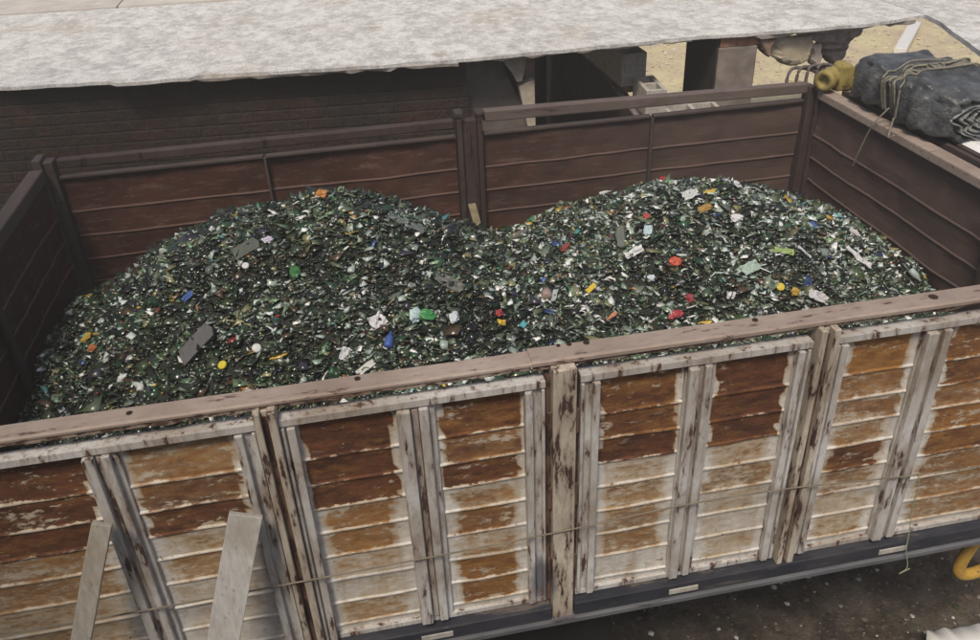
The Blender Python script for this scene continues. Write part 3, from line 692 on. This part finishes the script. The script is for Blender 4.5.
# ------------------------------------------------------------ tarp bundle on the right end wall
def mat_tarp():
    m = Mat('black_tarpaulin', .33, .5)
    f = m.noise(6); c = m.mix(m.rng(f, .35, .7), (.035, .037, .041), (.115, .12, .128))
    c = m.mix(m.math('MULTIPLY', m.rng(m.noise(18), .5, .7), .5), c, (.20, .20, .19)); m.color(c)
    m.rough(m.rng(m.noise(10), .3, .7, .20, .42)); m.bump(m.noise(9, (1.6, .5, 1.2), 5, .65), .9, .03); return m.m
M_tarp = mat_tarp()
bun = thing('tarpaulin_bundle', 'rolled black plastic tarpaulin tied with grey rope lying on the end wall rail', 'tarpaulin', (2.48, 1.72, 2.46))
G = []; NV, NU = 70, 64
def bsec(t, k):   # t along 0..1 from far to near end
    y = 2.20-.86*t
    ta = 2*math.pi*k/NU; c, s_ = math.cos(ta), math.sin(ta)
    grow = min(1, t/.10)**.45 if t < .10 else 1
    shr = 1 if t < .93 else 1-.10*((t-.93)/.07)
    waist = 1-.09*math.exp(-((t-.52)/.05)**2)-.05*math.exp(-((t-.40)/.04)**2)
    hw = (.235+.045*math.sin(t*2.6))*grow*waist*shr; hh = (.118+.018*math.sin(t*3))*(.55+.45*grow)*waist*shr
    ex = .42
    x = 2.515+.03*t+hw*math.copysign(abs(c)**ex, c); z = 2.466+hh+hh*math.copysign(abs(s_)**ex, s_)
    z -= .05*max(0, c)**2*(z-2.466)/.3
    p = Vector((x, y, z))
    wr = (.020+.018*max(0, -c))*fbm((c*1.1+t*2, s_*1.1-t*1.5, t*4), 1, 3)-.012*abs(math.sin(c*5+t*11+2.5*fbm((c, s_, t*2), 1, 2)))**.5*math.exp(-((t-.5)/.16)**2)-.008*(1-abs(fbm((c*1.1+t*2.2+3, s_*1.1-t*3, t*5+9), 1, 3))*3 if abs(fbm((c*1.1+t*2.2+3, s_*1.1-t*3, t*5+9), 1, 3)) < .33 else 0)+.014*math.sin(c*9+t*26+4*fbm((c, s_, t*3), 1, 2))*(.4+.6*math.exp(-((t-.5)/.22)**2))
    d = Vector((c, 0, s_)); p += d*wr
    if p.z < 2.466: p.z = 2.466+.3*(p.z-2.466)*0
    return p
for i in range(NV+1):
    G.append([bsec(i/NV, k) for k in range(NU)])
# near end folds inward (open roll)
last = G[-1]; cen = sum(last, Vector())/len(last)
for s_, dy in ((.93, -.012), (.84, -.005), (.78, .03), (.72, .10), (.5, .13), (.12, .12)):
    G.append([cen+(p-cen)*s_*(1+.08*math.sin(k*.9+s_*20))+Vector((0, dy, 0)) for k, p in enumerate(last)])
m = MB(); idx = m.grid(G, True); m.f.append(idx[0]); m.f.append(idx[-1][::-1])
m.build('plastic_roll', M_tarp, bun, smooth=True)
# folded sheets showing in the open end
m = MB()
for r_, ph in ((.17, 0), (.135, .7), (.10, 1.5), (.06, 2.2)):
    rows = []
    for i in range(37):
        a_ = 2*math.pi*i/36*.86+ph; rr = r_*(1+.16*math.sin(3*a_+ph)+.08*math.sin(7*a_))
        base = Vector((cen.x+rr*1.15*math.cos(a_), cen.y, cen.z-.01+rr*.50*math.sin(a_)))
        rows.append([base+Vector((0, .09, 0)), base+Vector((0, -.012-.012*math.sin(5*a_), 0)), base*1+Vector((.006, -.008, .006)), base+Vector((.008, .09, .008))])
    m.grid(rows)
m.build('folded_end', simple('grey_plastic_folds', (.22, .23, .225), .45, .5, 20), bun, smooth=True)
M_rope = simple('rope', (.22, .205, .165), .8, .35, 60)
def rope_loop(t0, t1, ph, r_=.0055, start=-.35, end=math.pi*1.12, n=46):
    pts = []
    for i in range(n+1):
        a_ = start+(end-start)*i/n; t = t0+(t1-t0)*i/n+.008*math.sin(a_*5+ph)
        k = (a_ % (2*math.pi))/(2*math.pi)*NU; k0 = int(k); f_ = k-k0
        p = bsec(t, k0 % NU)*(1-f_)+bsec(t, (k0+1) % NU)*f_
        d = Vector((math.cos(a_), 0, math.sin(a_)))
        pts.append(p+d*(r_*.9+.004))
    return pts
for t0, t1, ph in ((.40, .54, 0), (.44, .57, 2), (.52, .50, 1), (.36, .60, 3), (.62, .47, 4), (.56, .66, 5), (.33, .49, 6)):
    m = MB(); m.tube(rope_loop(t0, t1, ph), .0055, 6); m.build('rope', M_rope, bun, smooth=True)
m = MB()
for k in range(5):
    m.tube(arc([(2.50+.03*math.cos(k*2+j*1.3)*(1+j*.2), 1.74+.05*math.sin(k*1.7+j*1.9), 2.728+.008*math.sin(j+k)) for j in range(5)], 5), .005, 6)
m.build('rope_knot', M_rope, bun, smooth=True)
m = MB(); m.tube(arc([(2.255, 1.72, 2.54), (2.20, 1.735, 2.465), (2.19, 1.76, 2.40), (2.185, 1.80, 2.28), (2.19, 1.84, 2.17)], 6), .0045, 6)
m.tube(arc([(2.22, 1.62, 2.52), (2.20, 1.60, 2.462), (2.17, 1.56, 2.44), (2.18, 1.53, 2.46)], 6), .005, 6); m.build('rope_tail', M_rope, bun, smooth=True)
# yellow padding
yb = thing('yellow_roll', 'dirty yellow rolled cloth wedged on the far right corner beside the black tarpaulin', 'cloth roll', (2.27, 2.34, 2.46))
M_ycl = mat_chipped('yellow_cloth', (.34, .27, .085), (.16, .12, .04), .60, (2, 2, 2), 10, dirt=(.30, .24, .08), chip2=(.25, .19, .06))
def lump(c, rx, ry, rz, seed, amp=.25, nu=16, nv=24, ex=.7):
    P = []
    for i in range(nu+1):
        th_ = math.pi*i/nu
        row = []
        for j in range(nv):
            ph = 2*math.pi*j/nv; d = Vector((math.sin(th_)*math.cos(ph), math.sin(th_)*math.sin(ph), math.cos(th_)))
            s_ = 1+amp*fbm(d*2.2+Vector((seed, seed*2, 0)), 1, 4)
            e = Vector([math.copysign(abs(x)**ex, x) for x in d])
            row.append(Vector(c)+Vector((e.x*rx, e.y*ry, e.z*rz))*s_)
        P.append(row)
    return P
def roll_(c, d, r_, L_, seed):
    d = Vector(d).normalized(); a = d.cross(Vector((0, 0, 1))).normalized(); b = a.cross(d); P = []
    prof = [(-.5, .55), (-.5, .8), (-.47, .96), (-.3, 1.02), (-.1, .93), (.05, 1.0), (.25, .97), (.44, .98), (.5, .8), (.5, .0)]
    P0 = []
    for u, rr in [(-.30, .0), (-.32, .5)]+prof:
        P0.append([Vector(c)+d*(u*L_)+(a*math.cos(t)+b*math.sin(t))*(r_*rr*(1+.10*fbm((math.cos(t)*2+seed, math.sin(t)*2, u*4), 1, 3))) for t in [2*math.pi*k/28 for k in range(28)]])
    return P0
m = MB(); m.grid(roll_((2.26, 2.33, 2.53), (.75, .45, .05), .062, .13, 3), True); m.build('cloth_roll', M_ycl, yb, smooth=True)
m = MB(); m.grid(lump((2.345, 2.345, 2.535), .052, .07, .078, 9, .22, ex=.5), True); m.build('cloth_fold', M_ycl, yb, smooth=True)
# bent hoops
hoop = thing('hoop_bundle', 'bundle of grey bent metal hoops resting on the far rail beside the yellow roll', 'metal hoops', (2.15, 2.5, 2.45))
for k in range(4):
    q = [aty(786+9.5*k, 92, 2.47), aty(787+9.5*k, 79, 2.47), aty(792+9*k, 69-k*.9, 2.48), aty(803+8*k, 68-k*1.2, 2.50), aty(820+5*k, 73-k*2.0, 2.50), aty(840+3*k, 82-k*3.4, 2.48)]
    m = MB(); m.tube(arc(q, 6), .0100, 8)
    m.build('hoop', simple('hoop_steel', (.13, .105, .10), .5, .3, 20), hoop, smooth=True)
# white plastic sheet at the outer edge of the end wall
m = MB(); P = []
for i in range(13):
    y = 1.44-.1*i; P.append([(2.425, y, 2.455), (2.47, y, 2.462+.006*math.sin(i)), (2.53, y, 2.458), (2.56+.01*math.sin(i*2), y, 2.40), (2.55, y, 2.396), (2.52, y, 2.45), (2.43, y, 2.448)])
idx = m.grid(P, True); m.f.append(idx[0]); m.f.append(idx[-1][::-1])
tag(recenter(m.build('white_strip', simple('white_plastic', (.82, .82, .82), .4, .05))), 'white plastic strip lying along the outside of the right end wall', 'plastic strip')

# ------------------------------------------------------------ setting: slab, walls, yard
def mat_slab():
    m = Mat('whitewashed_concrete', .88, .15)
    a = m.noise(3.2, (1.6, 1, 1), detail=12, rough=.86); b = m.noise(24, detail=10, rough=.85); c0 = m.noise(.9, detail=6, off=(4, 2, 0)); s = m.noise(95, detail=8, rough=.85); s2 = m.noise(9, (1, 1, 1), detail=12, rough=.9, off=(7, 7, 0))
    c = m.mix(m.rng(a, .44, .56), (.56, .55, .53), (.90, .89, .86))
    c = m.mix(m.rng(b, .51, .61, 0, .6), c, (.42, .41, .42))
    c = m.mix(m.rng(c0, .53, .64, 0, .6), c, (.54, .47, .39))
    c = m.mix(m.rng(s, .55, .59, 0, .7), c, (.17, .16, .16)); c = m.mix(m.rng(s2, .56, .60, 0, .6), c, (.30, .275, .25))
    c = m.mix(m.rng(m.noise(12, detail=11, rough=.88, off=(3, 1, 0)), .52, .57, 0, .85), c, (.92, .91, .88))
    c = m.mix(m.rng(m.noise(2.2, detail=9, rough=.75, off=(9, 1, 0)), .60, .66, 0, .6), c, (.40, .33, .20))
    m.color(c); m.bump(m.math('ADD', a, m.math('MULTIPLY', b, .6)), .8, .02); return m.m
M_slab = mat_slab()
M_conc = simple('raw_concrete', (.26, .225, .20), .9, .35, 14, .2, .6)
M_conc_d = simple('grey_render', (.15, .13, .12), .9, .3, 8, .2, .5)
ZS = 2.567
def slab(name, label, outline, zt, th_, mat=M_slab, jag=.02):
    pts = []
    for i in range(len(outline)):
        (x0, y0), (x1, y1) = outline[i], outline[(i+1) % len(outline)]
        L_ = math.hypot(x1-x0, y1-y0); n_ = max(1, min(60, int(L_/.06)))
        for k in range(n_):
            t = k/n_; x = x0+(x1-x0)*t; y = y0+(y1-y0)*t
            j = jag*fbm((x*5, y*5, 2), 1, 4)+.012*max(0, fbm((x*22, y*22, 5), 1, 3)-.1) if y < 4 else 0
            pts.append((x, y+j))
    m = MB(); m.prism(pts, zt-th_, zt)
    return tag(recenter(m.build(name, mat)), label, 'concrete slab')
slab('concrete_slab', 'long whitewashed concrete slab roof crossing above the far side of the truck', [(-6, 4.0), (-2.74, 3.70), (-2.04, 3.60), (-1.99, 3.53), (-1.53, 3.51), (-1.47, 3.56), (-.64, 3.43), (.28, 3.365), (1.47, 3.385), (1.9, 3.40), (2.29, 3.36), (3.14, 3.32), (3.63, 3.42), (3.63, 8.2), (-.9, 8.2), (-.9, 5.99), (-6, 6.36)], ZS, .022)
slab('concrete_slab', 'pale pinkish slab section behind the long slab at the upper left', [(-6, 6.375), (-2.43, 6.115), (-2.43, 8.2), (-6, 8.2)], ZS+.01, .04, simple('pale_plaster', (.56, .52, .48), .85, .15, 6))
slab('concrete_slab', 'short whitish slab section behind the joint at the top left', [(-2.41, 6.112), (-.915, 6.003), (-.915, 8.2), (-2.41, 8.2)], ZS+.015, .04, simple('pale_plaster', (.60, .56, .51), .85, .12, 5))
slab('concrete_slab', 'grey corner slab at the right with a dark broken edge facing the yard', [(3.64, 3.42), (3.60, 3.2), (3.49, 2.9), (3.34, 2.45), (3.1, 1.8), (6, 1.6), (6, 8.2), (3.64, 8.2)], ZS, .03)
# lower broken lip of the slab edge
m = MB()
for (xa, xb, ya, yb_, z0, z1) in ((-1.5, .20, 3.54, 3.352, 2.527, 2.5445), (.3, 1.85, 3.37, 3.40, 2.535, 2.5445), (2.3, 3.55, 3.365, 3.40, 2.520, 2.5445)):
    n_ = int((xb-xa)/.05); P = []
    for i in range(n_+1):
        t = i/n_; x = xa+(xb-xa)*t; y = ya+(yb_-ya)*t+.012*fbm((x*6, 7, 1), 1, 4); zz = z0+.022*fbm((x*9, 3, 1), 1, 5)
        P.append([(x, y, z1), (x, y+.004, zz), (x, y+.3, zz), (x, y+.3, z1)])
    idx = m.grid(P, True); m.f.append(idx[0]); m.f.append(idx[-1][::-1])
tag(recenter(m.build('slab_lip', simple('pale_lip', (.42, .37, .33), .9, .3, 14, .2, .5))), 'broken raw concrete lip under the front edge of the whitewashed slab', 'concrete edge')

def mat_brick(name, c1, c2, mo):
    m = Mat(name, .9, .15); mp = m.n('ShaderNodeMapping'); m.link(m.tc.outputs['Object'], mp.inputs[0]); mp.inputs['Rotation'].default_value = (R(90), 0, 0)
    bt = m.n('ShaderNodeTexBrick'); bt.inputs['Scale'].default_value = 1; bt.inputs['Brick Width'].default_value = .24; bt.inputs['Row Height'].default_value = .075
    bt.inputs['Mortar Size'].default_value = .009; bt.inputs['Mortar Smooth'].default_value = .6
    bt.inputs['Color1'].default_value = (*c1, 1); bt.inputs['Color2'].default_value = (*c2, 1); bt.inputs['Mortar'].default_value = (*mo, 1)
    m.link(mp.outputs[0], bt.inputs['Vector'])
    c = m.mix(m.rng(m.noise(2.2), .35, .6, 0, .9), bt.outputs['Color'], (.030, .029, .025))
    c = m.mix(m.rng(m.noise(9), .55, .75, 0, .5), c, (.12, .06, .04))
    m.color(c); c = m.mix(m.rng(m.noise(14, detail=8, rough=.8), .45, .62, 0, .7), c, (.036, .026, .022)); m.color(c); iv = m.math('SUBTRACT', m.math('MULTIPLY', m.noise(22), 2.5), bt.outputs['Fac']); m.bump(iv, .7, .012); return m.m
m = MB(); m.prism([(-6, 4.06), (.27, 3.48), (.27, 3.72), (-6, 4.3)], -.05, 2.526)
tag(recenter(m.build('brick_wall', mat_brick('sooty_brick', (.075, .034, .024), (.048, .030, .023), (.055, .045, .036)))), 'dark sooty brick wall under the slab behind the truck', 'brick wall')
# crumbling brick edge at the wall end: small proud bricks
# grey rendered wall remnant with a sloping broken end
m = MB(); m.extr([(.272, 3.60, 2.543), (.505, 3.60, 2.543), (.56, 3.60, 2.40), (.60, 3.60, 2.31), (.65, 3.60, 2.20), (.70, 3.60, 2.08), (.70, 3.60, -.05), (.272, 3.60, -.05)], (0, .14, 0))
tag(recenter(m.build('rendered_wall', simple('grey_render', (.17, .145, .13), .9, .25, 6, .2, .5))), 'grey rendered wall remnant with a sloping broken end, right of the brick wall', 'wall')
m = MB(); m.extr([(.52, 3.50, 2.543), (.70, 3.50, 2.543), (.675, 3.50, 2.40), (.66, 3.50, 2.345), (.625, 3.50, 2.34), (.59, 3.50, 2.41), (.55, 3.50, 2.46)], (0, .09, 0))
tag(recenter(m.build('plaster_patch', simple('pale_plaster_patch', (.44, .37, .29), .9, .25, 20))), 'upper pale broken plaster piece above the sloping end of the grey wall', 'plaster')
m = MB(); m.extr([(.64, 3.51, 2.30), (.70, 3.51, 2.325), (.75, 3.51, 2.34), (.755, 3.51, 2.0), (.70, 3.51, 2.0)], (0, .08, 0))
tag(recenter(m.build('plaster_patch', simple('pale_plaster_patch', (.50, .43, .34), .9, .25, 20))), 'lower pale broken plaster piece beside the dark opening', 'plaster')
m = MB(); m.box((.705, 3.60, -.05), (.775, 3.74, 2.543))
tag(recenter(m.build('brick_pier', simple('worn_brick', (.22, .16, .13), .9, .4, 16))), 'thin worn pier at the left edge of the dark opening', 'pier')
m = MB(); m.prism([(1.405, 3.26), (1.62, 5.2), (1.80, 7.4), (1.93, 7.4), (1.75, 5.2), (1.465, 3.26)], -.05, 2.085)
tag(recenter(m.build('low_wall', simple('dark_wall', (.060, .045, .038), .95, .3, 5))), 'low dark wall running away under the slab left of the hollow blocks', 'wall')
m = MB(); m.prism([(1.400, 3.25), (1.615, 5.2), (1.65, 5.2), (1.435, 3.25)], 2.087, 2.105); tag(recenter(m.build('lit_wall_edge', simple('lit_edge', (.20, .17, .15), .9, .3, 20))), 'pale lit edge painted along the top of the low dark wall', 'mortar')  # pale strip that paints the lit top edge of the low wall
m = MB(); m.box((1.50, 3.76, 2.107), (1.70, 5.0, 2.148)); tag(recenter(m.build('mortar_bed', simple('mortar_bed', (.16, .14, .12), .9, .3, 20))), 'rough mortar bed under the row of hollow blocks', 'mortar')
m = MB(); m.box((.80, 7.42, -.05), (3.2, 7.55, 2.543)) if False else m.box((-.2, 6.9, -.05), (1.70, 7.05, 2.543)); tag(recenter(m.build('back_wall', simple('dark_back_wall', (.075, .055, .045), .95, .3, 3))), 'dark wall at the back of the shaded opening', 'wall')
def block(x0, y0, z0, rot, label, L_=.39, W_=.19, H_=.19, axis='y'):
    # hollow block, cells open upward; walls as real boxes
    m = MB(); t = .03
    sx, sy = (W_, L_) if axis == 'y' else (L_, W_)
    m.box((0, 0, 0), (t, sy, H_)); m.box((sx-t, 0, 0), (sx, sy, H_))
    m.box((t, 0, .0), (sx-t, t, H_-.001)); m.box((t, sy-t, 0), (sx-t, sy, H_-.001))
    if axis == 'y': m.box((t, sy/2-t/2, 0), (sx-t, sy/2+t/2, H_-.001))
    else: m.box((sx/2-t/2, t, 0), (sx/2+t/2, sy-t, H_-.001))
    o = m.build('hollow_block', M_block, bevel=.003); o.location = (x0, y0, z0); o.rotation_euler = (0, 0, rot)
    return tag(o, label, 'concrete block', 'hollow blocks by the low wall')
M_block = simple('block_concrete', (.46, .43, .39), .9, .25, 30, .2, .6)
block(1.475, 3.77, 2.149, 0, 'grey hollow block standing at the near end of the row on the low wall', H_=.24)
block(1.475, 4.17, 2.149, 0, 'grey hollow block second in the row on the low wall, behind the first', H_=.24)
block(1.475, 4.57, 2.149, 0, 'grey hollow block third in the row, in shadow under the slab', H_=.24)
block(1.52, 3.36, 2.045, -.08, 'grey hollow block lying lower, in front of the row, just above the far rail', W_=.15, L_=.36)
block(1.66, 3.28, 1.90, -.1, 'half-hidden hollow block showing in the gap under the far rail', axis='x')
m = MB(); m.box((1.50, 3.22, -.05), (2.02, 3.72, 1.898)); tag(recenter(m.build('block_plinth', simple('plinth', (.18, .15, .13), .9, .3, 12))), 'low rough plinth carrying the loose hollow blocks', 'plinth')
m = MB(); m.box((1.53, 3.37, 1.90), (1.66, 3.70, 2.043)); tag(recenter(m.build('loose_brick', simple('loose_brick', (.18, .12, .09), .9, .3, 12))), 'dull brick stub under the loose hollow block', 'brick')
# brick pillar
pil = thing('brick_pillar', 'square grey pillar with a red brick course under the slab, dark on its left side', 'pillar', (2.22, 3.68, 0))
m = MB(); m.box((2.055, 3.40, -.05), (2.345, 3.96, 2.47)); m.build('shaft', simple('pillar_render', (.235, .20, .175), .9, .35, 9, .2, .6), pil, bevel=.012)
m = MB(); m.box((2.065, 3.41, 2.4705), (2.355, 3.95, 2.543)); m.build('brick_course', simple('red_brick', (.34, .17, .11), .9, .3, 20), pil, bevel=.006)
m = MB(); m.box((2.04, 3.42, 1.3), (2.0545, 3.94, 2.535)); m.build('shaded_face', simple('face_shade', (.028, .022, .020), .95, .3, 10), pil)  # dark sheet that paints the shade on the pillar's left side
# hanging broken lumps under the slab edge
def lumpobj(name, label, cat, c, rx, ry, rz, seed, mat, amp=.4):
    m = MB(); m.grid(lump((0, 0, rz), rx, ry, rz, seed, amp, 18, 26, .8), True)
    o = m.build(name, mat); o.location = (c[0], c[1], c[2]-rz); return tag(o, label, cat)
def chunk(pxs, Y, d, seed, name, mat, label=None, cat=None, parent=None):
    pts = []
    for i in range(len(pxs)):
        a_ = aty(*pxs[i], Y); b_ = aty(*pxs[(i+1) % len(pxs)], Y)
        for k in range(5): t = k/5; p = a_.lerp(b_, t); pts.append(p+Vector((fbm(p*9+Vector((seed, 0, 0)), 1, 3), 0, fbm(p*9+Vector((0, seed, 0)), 1, 3)))*.014)
    c_ = sum(pts, Vector())/len(pts); m = MB(); P = []
    for s_, dy in ((.0, -.012), (.55, -.010), (.82, .0), (.97, .018), (1, .05), (.95, d*.8), (.8, d), (0, d)):
        P.append([c_+(p-c_)*s_+Vector((0, dy+.022*fbm(p*12+Vector((0, s_*.5, seed)), 1, 3)*(s_ > .6), 0)) for p in pts])
    m.grid(P, True); o = m.build(name, mat, parent)
    if label: tag(recenter(o), label, cat)
    return o
M_beige = simple('beige_plaster', (.50, .43, .31), .9, .2, 14, .2, .6)
chunk([(775, 38), (814, 35), (816, 47), (809, 60), (797, 67), (783, 65), (772, 55)], 3.43, .12, 3, 'plaster_lump', M_beige, 'big beige lump of plaster hanging under the slab edge right of the pillar', 'plaster lump')
chunk([(757, 40), (778, 38), (771, 50), (769, 57), (761, 50)], 3.40, .12, 8, 'brick_chunk', simple('pale_red_brick', (.26, .17, .13), .9, .3, 18), 'small reddish broken brick hanging beside the beige lump', 'brick chunk')
chunk([(812, 47), (821, 45), (823, 60), (817, 70), (811, 64)], 3.47, .06, 12, 'plaster_chip', simple('pale_chip', (.62, .53, .45), .9, .2), 'small pale plaster chip between beige lump and broken masonry', 'plaster chip')
M_mas = simple('purple_masonry', (.34, .28, .27), .9, .4, 14, .2, .7)
brk = thing('broken_masonry', 'jagged purple-grey broken masonry hanging under the slab near its right corner', 'masonry', (3.0, 3.45, 2.3))
for i, px in enumerate(([(800, 34), (868, 25), (861, 35), (846, 44), (822, 44), (806, 40)], [(822, 43), (858, 38), (850, 47), (836, 51), (820, 50)], [(826, 50), (850, 46), (846, 57), (838, 66), (829, 60), (823, 56)])):
    chunk(px, 3.50+.05*i, .14, i*5+1, 'masonry_chunk', M_mas, parent=brk)

# ground
def mat_ground():
    m = Mat('yard_soil', .95, .15)
    sp = m.n('ShaderNodeSeparateXYZ'); m.link(m.tc.outputs['Object'], sp.inputs[0])
    y = m.math('ADD', sp.outputs[1], m.math('MULTIPLY', m.noise(1.2), 1.4)); k = m.rng(y, 6.8, 8.2)
    soil = m.mix(m.rng(m.noise(3.6, detail=9, rough=.75), .40, .62), (.040, .030, .024), (.13, .105, .082))
    soil = m.mix(m.rng(m.noise(40), .58, .66, 0, .6), soil, (.20, .17, .14))
    soil = m.mix(m.rng(m.noise(6, off=(3, 3, 3)), .58, .68, 0, .5), soil, (.06, .075, .03))
    st = m.mix(m.rng(m.noise(1.6, detail=9, rough=.7), .38, .62), (.58, .47, .35), (.76, .68, .40))  # dry straw, with the far yard's sunlight painted into a brighter colour
    st = m.mix(m.rng(m.noise(7, detail=8, rough=.75), .52, .66, 0, .8), st, (.62, .50, .42))
    st = m.mix(m.rng(m.noise(20, detail=5), .56, .7, 0, .6), st, (.82, .78, .66))
    m.color(m.mix(k, soil, st)); m.bump(m.math('ADD', m.noise(18), m.math('MULTIPLY', m.noise(60), .5)), .8, .03); return m.m
m = MB(); P = []
xs = sorted(set(list(np.linspace(-120, -6, 8))+list(np.linspace(-6, 14, 90))+list(np.linspace(14, 120, 8))))
ys = sorted(set(list(np.linspace(-60, -3, 6))+list(np.linspace(-3, 16, 86))+list(np.linspace(16, 200, 8))))
for y in ys: P.append([(x, y, .05*fbm((x*.9, y*.9, 0), 1, 4)-.02) for x in xs])
m.grid(P); kind(m.build('ground', mat_ground(), smooth=True), 'structure')
# loose bits on the ground
def scatter(name, label, cat, boxx, boxy, n, smin, smax, cols, mat_name):
    m = MB(); cc = []
    for i in range(n):
        x = rnd.uniform(*boxx); y = rnd.uniform(*boxy); s_ = smin*(smax/smin)**(rnd.random()**2.2); z = .05*fbm((x*.9, y*.9, 0), 1, 4)-.02
        c = rnd.choice(cols); k = len(m.v); q = [Vector((rnd.uniform(-1, 1), rnd.uniform(-1, 1), rnd.uniform(-.2, .9)))*s_ for _ in range(7)]
        base = Vector((x, y, z+s_*.25)); h = [Vector((math.cos(t)*s_*rnd.uniform(.6, 1.1), math.sin(t)*s_*rnd.uniform(.6, 1.1), rnd.uniform(-.15, .15)*s_)) for t in (0, 1.2, 2.4, 3.7, 5)]
        a = [m.vert(base+v, (*c, 1)) for v in h]; t_ = m.vert(base+Vector((rnd.uniform(-.3, .3)*s_, rnd.uniform(-.3, .3)*s_, s_*rnd.uniform(.3, .7))), (*c, 1)); b_ = m.vert(base-Vector((0, 0, s_*.4)), (*c, 1))
        for j in range(5): m.f.append([a[j], a[(j+1) % 5], t_]); m.f.append([a[(j+1) % 5], a[j], b_])
    mt = Mat(mat_name, .85, .2); at_ = mt.n('ShaderNodeAttribute', attribute_name='wear'); mt.color(at_.outputs['Color'])
    return kind(tag(m.build(name, mt.m, attrs=True), label, cat), 'stuff')
scatter('rubble', 'small stones, glass bits and litter on the dark soil under the truck', 'rubble', (.2, 5), (-.3, 2.4), 5200, .005, .030, [(.09,.075,.06),(.06,.05,.045),(.14,.12,.10),(.05,.06,.03),(.12,.09,.07),(.5,.5,.47),(.30,.28,.25),(.04,.035,.03),(.10,.085,.06)], 'rubble_mix')
scatter('yard_rubble', 'pale stones and straw litter over the dry yard beyond the slab', 'rubble', (2.5, 13), (7.5, 14), 5000, .012, .05, [(.66,.58,.42),(.60,.50,.38),(.72,.68,.58),(.66,.60,.34),(.48,.40,.32)], 'yard_mix')
# white post lying in the yard
A = atz(900, 51, .08); B = atz(915, 24, .08); d = B-A; sd_ = Vector((d.y, -d.x, 0)).normalized()
m = MB(); m.obox((A+B)/2, d*.5, sd_*.10, Vector((0, 0, .05)))
tag(recenter(m.build('white_plank', simple('white_paint', (.85, .85, .83), .5, .05), bevel=.01)), 'white painted plank lying on the sunlit straw-coloured yard', 'plank')
# crumpled white sheet on the soil
m = MB(); P = []
for i in range(25):
    P.append([(2.10+.05*i, .315-.10*j+.012*math.sin(i*.55)+.006*math.sin(i*1.3)-(.06 if i<1 else 0), .03+.05*abs(fbm((i*.5, j*.8, 0), 1, 3))+.02) for j in range(8)])
i1 = m.grid(P); i2 = m.grid([[(x, y, z-.006) for x, y, z in r_] for r_ in P])
for i in range(24): m.f.append([i1[i][0], i1[i+1][0], i2[i+1][0], i2[i][0]]); m.f.append([i1[i][7], i2[i][7], i2[i+1][7], i1[i+1][7]])
for j in range(7): m.f.append([i1[0][j], i2[0][j], i2[0][j+1], i1[0][j+1]]); m.f.append([i1[24][j], i1[24][j+1], i2[24][j+1], i2[24][j]])
tag(recenter(m.build('white_sheet', simple('white_cloth', (.8, .79, .76), .8, .06), smooth=True)), 'crumpled white sheet on the soil at the lower right corner', 'sheet')

m = MB(); m.box((-3.6, -7.0, -.1), (-3.3, 1.5, 6.3))  # unseen wall added to block sky and sun from the truck's left end
tag(recenter(m.build('shade_wall', simple('brown_render', (.16, .12, .10), .9, .3, 3))), 'tall brown wall added out of view to shade the left end of the truck', 'wall')
m = MB(); m.box((-3.29, -4.6, -.1), (-.9, -4.3, 6.5))  # second unseen wall, added behind the camera to darken the left
tag(recenter(m.build('shade_wall', simple('brown_render', (.18, .14, .12), .9, .3, 3))), 'tall brown wall added behind the camera to darken the left of the rusty side', 'wall')

# hazy dusty air over the whole yard
m = MB(); m.box((-131, -71, -2), (131, 211, 7.6))
hz_ = m.build('haze', M_black)
hm = bpy.data.materials.new('dusty_air'); hm.use_nodes = True; nt = hm.node_tree; nt.nodes.remove(nt.nodes['Principled BSDF'])
pv = nt.nodes.new('ShaderNodeVolumePrincipled'); pv.inputs['Color'].default_value = (.92, .88, .82, 1); pv.inputs['Density'].default_value = .016; pv.inputs['Anisotropy'].default_value = .2
nt.links.new(pv.outputs[0], nt.nodes['Material Output'].inputs['Volume']); hz_.data.materials.clear(); hz_.data.materials.append(hm)
kind(hz_, 'stuff'); tag(hz_, 'thin pale dusty haze hanging in the air over truck and yard', 'haze')
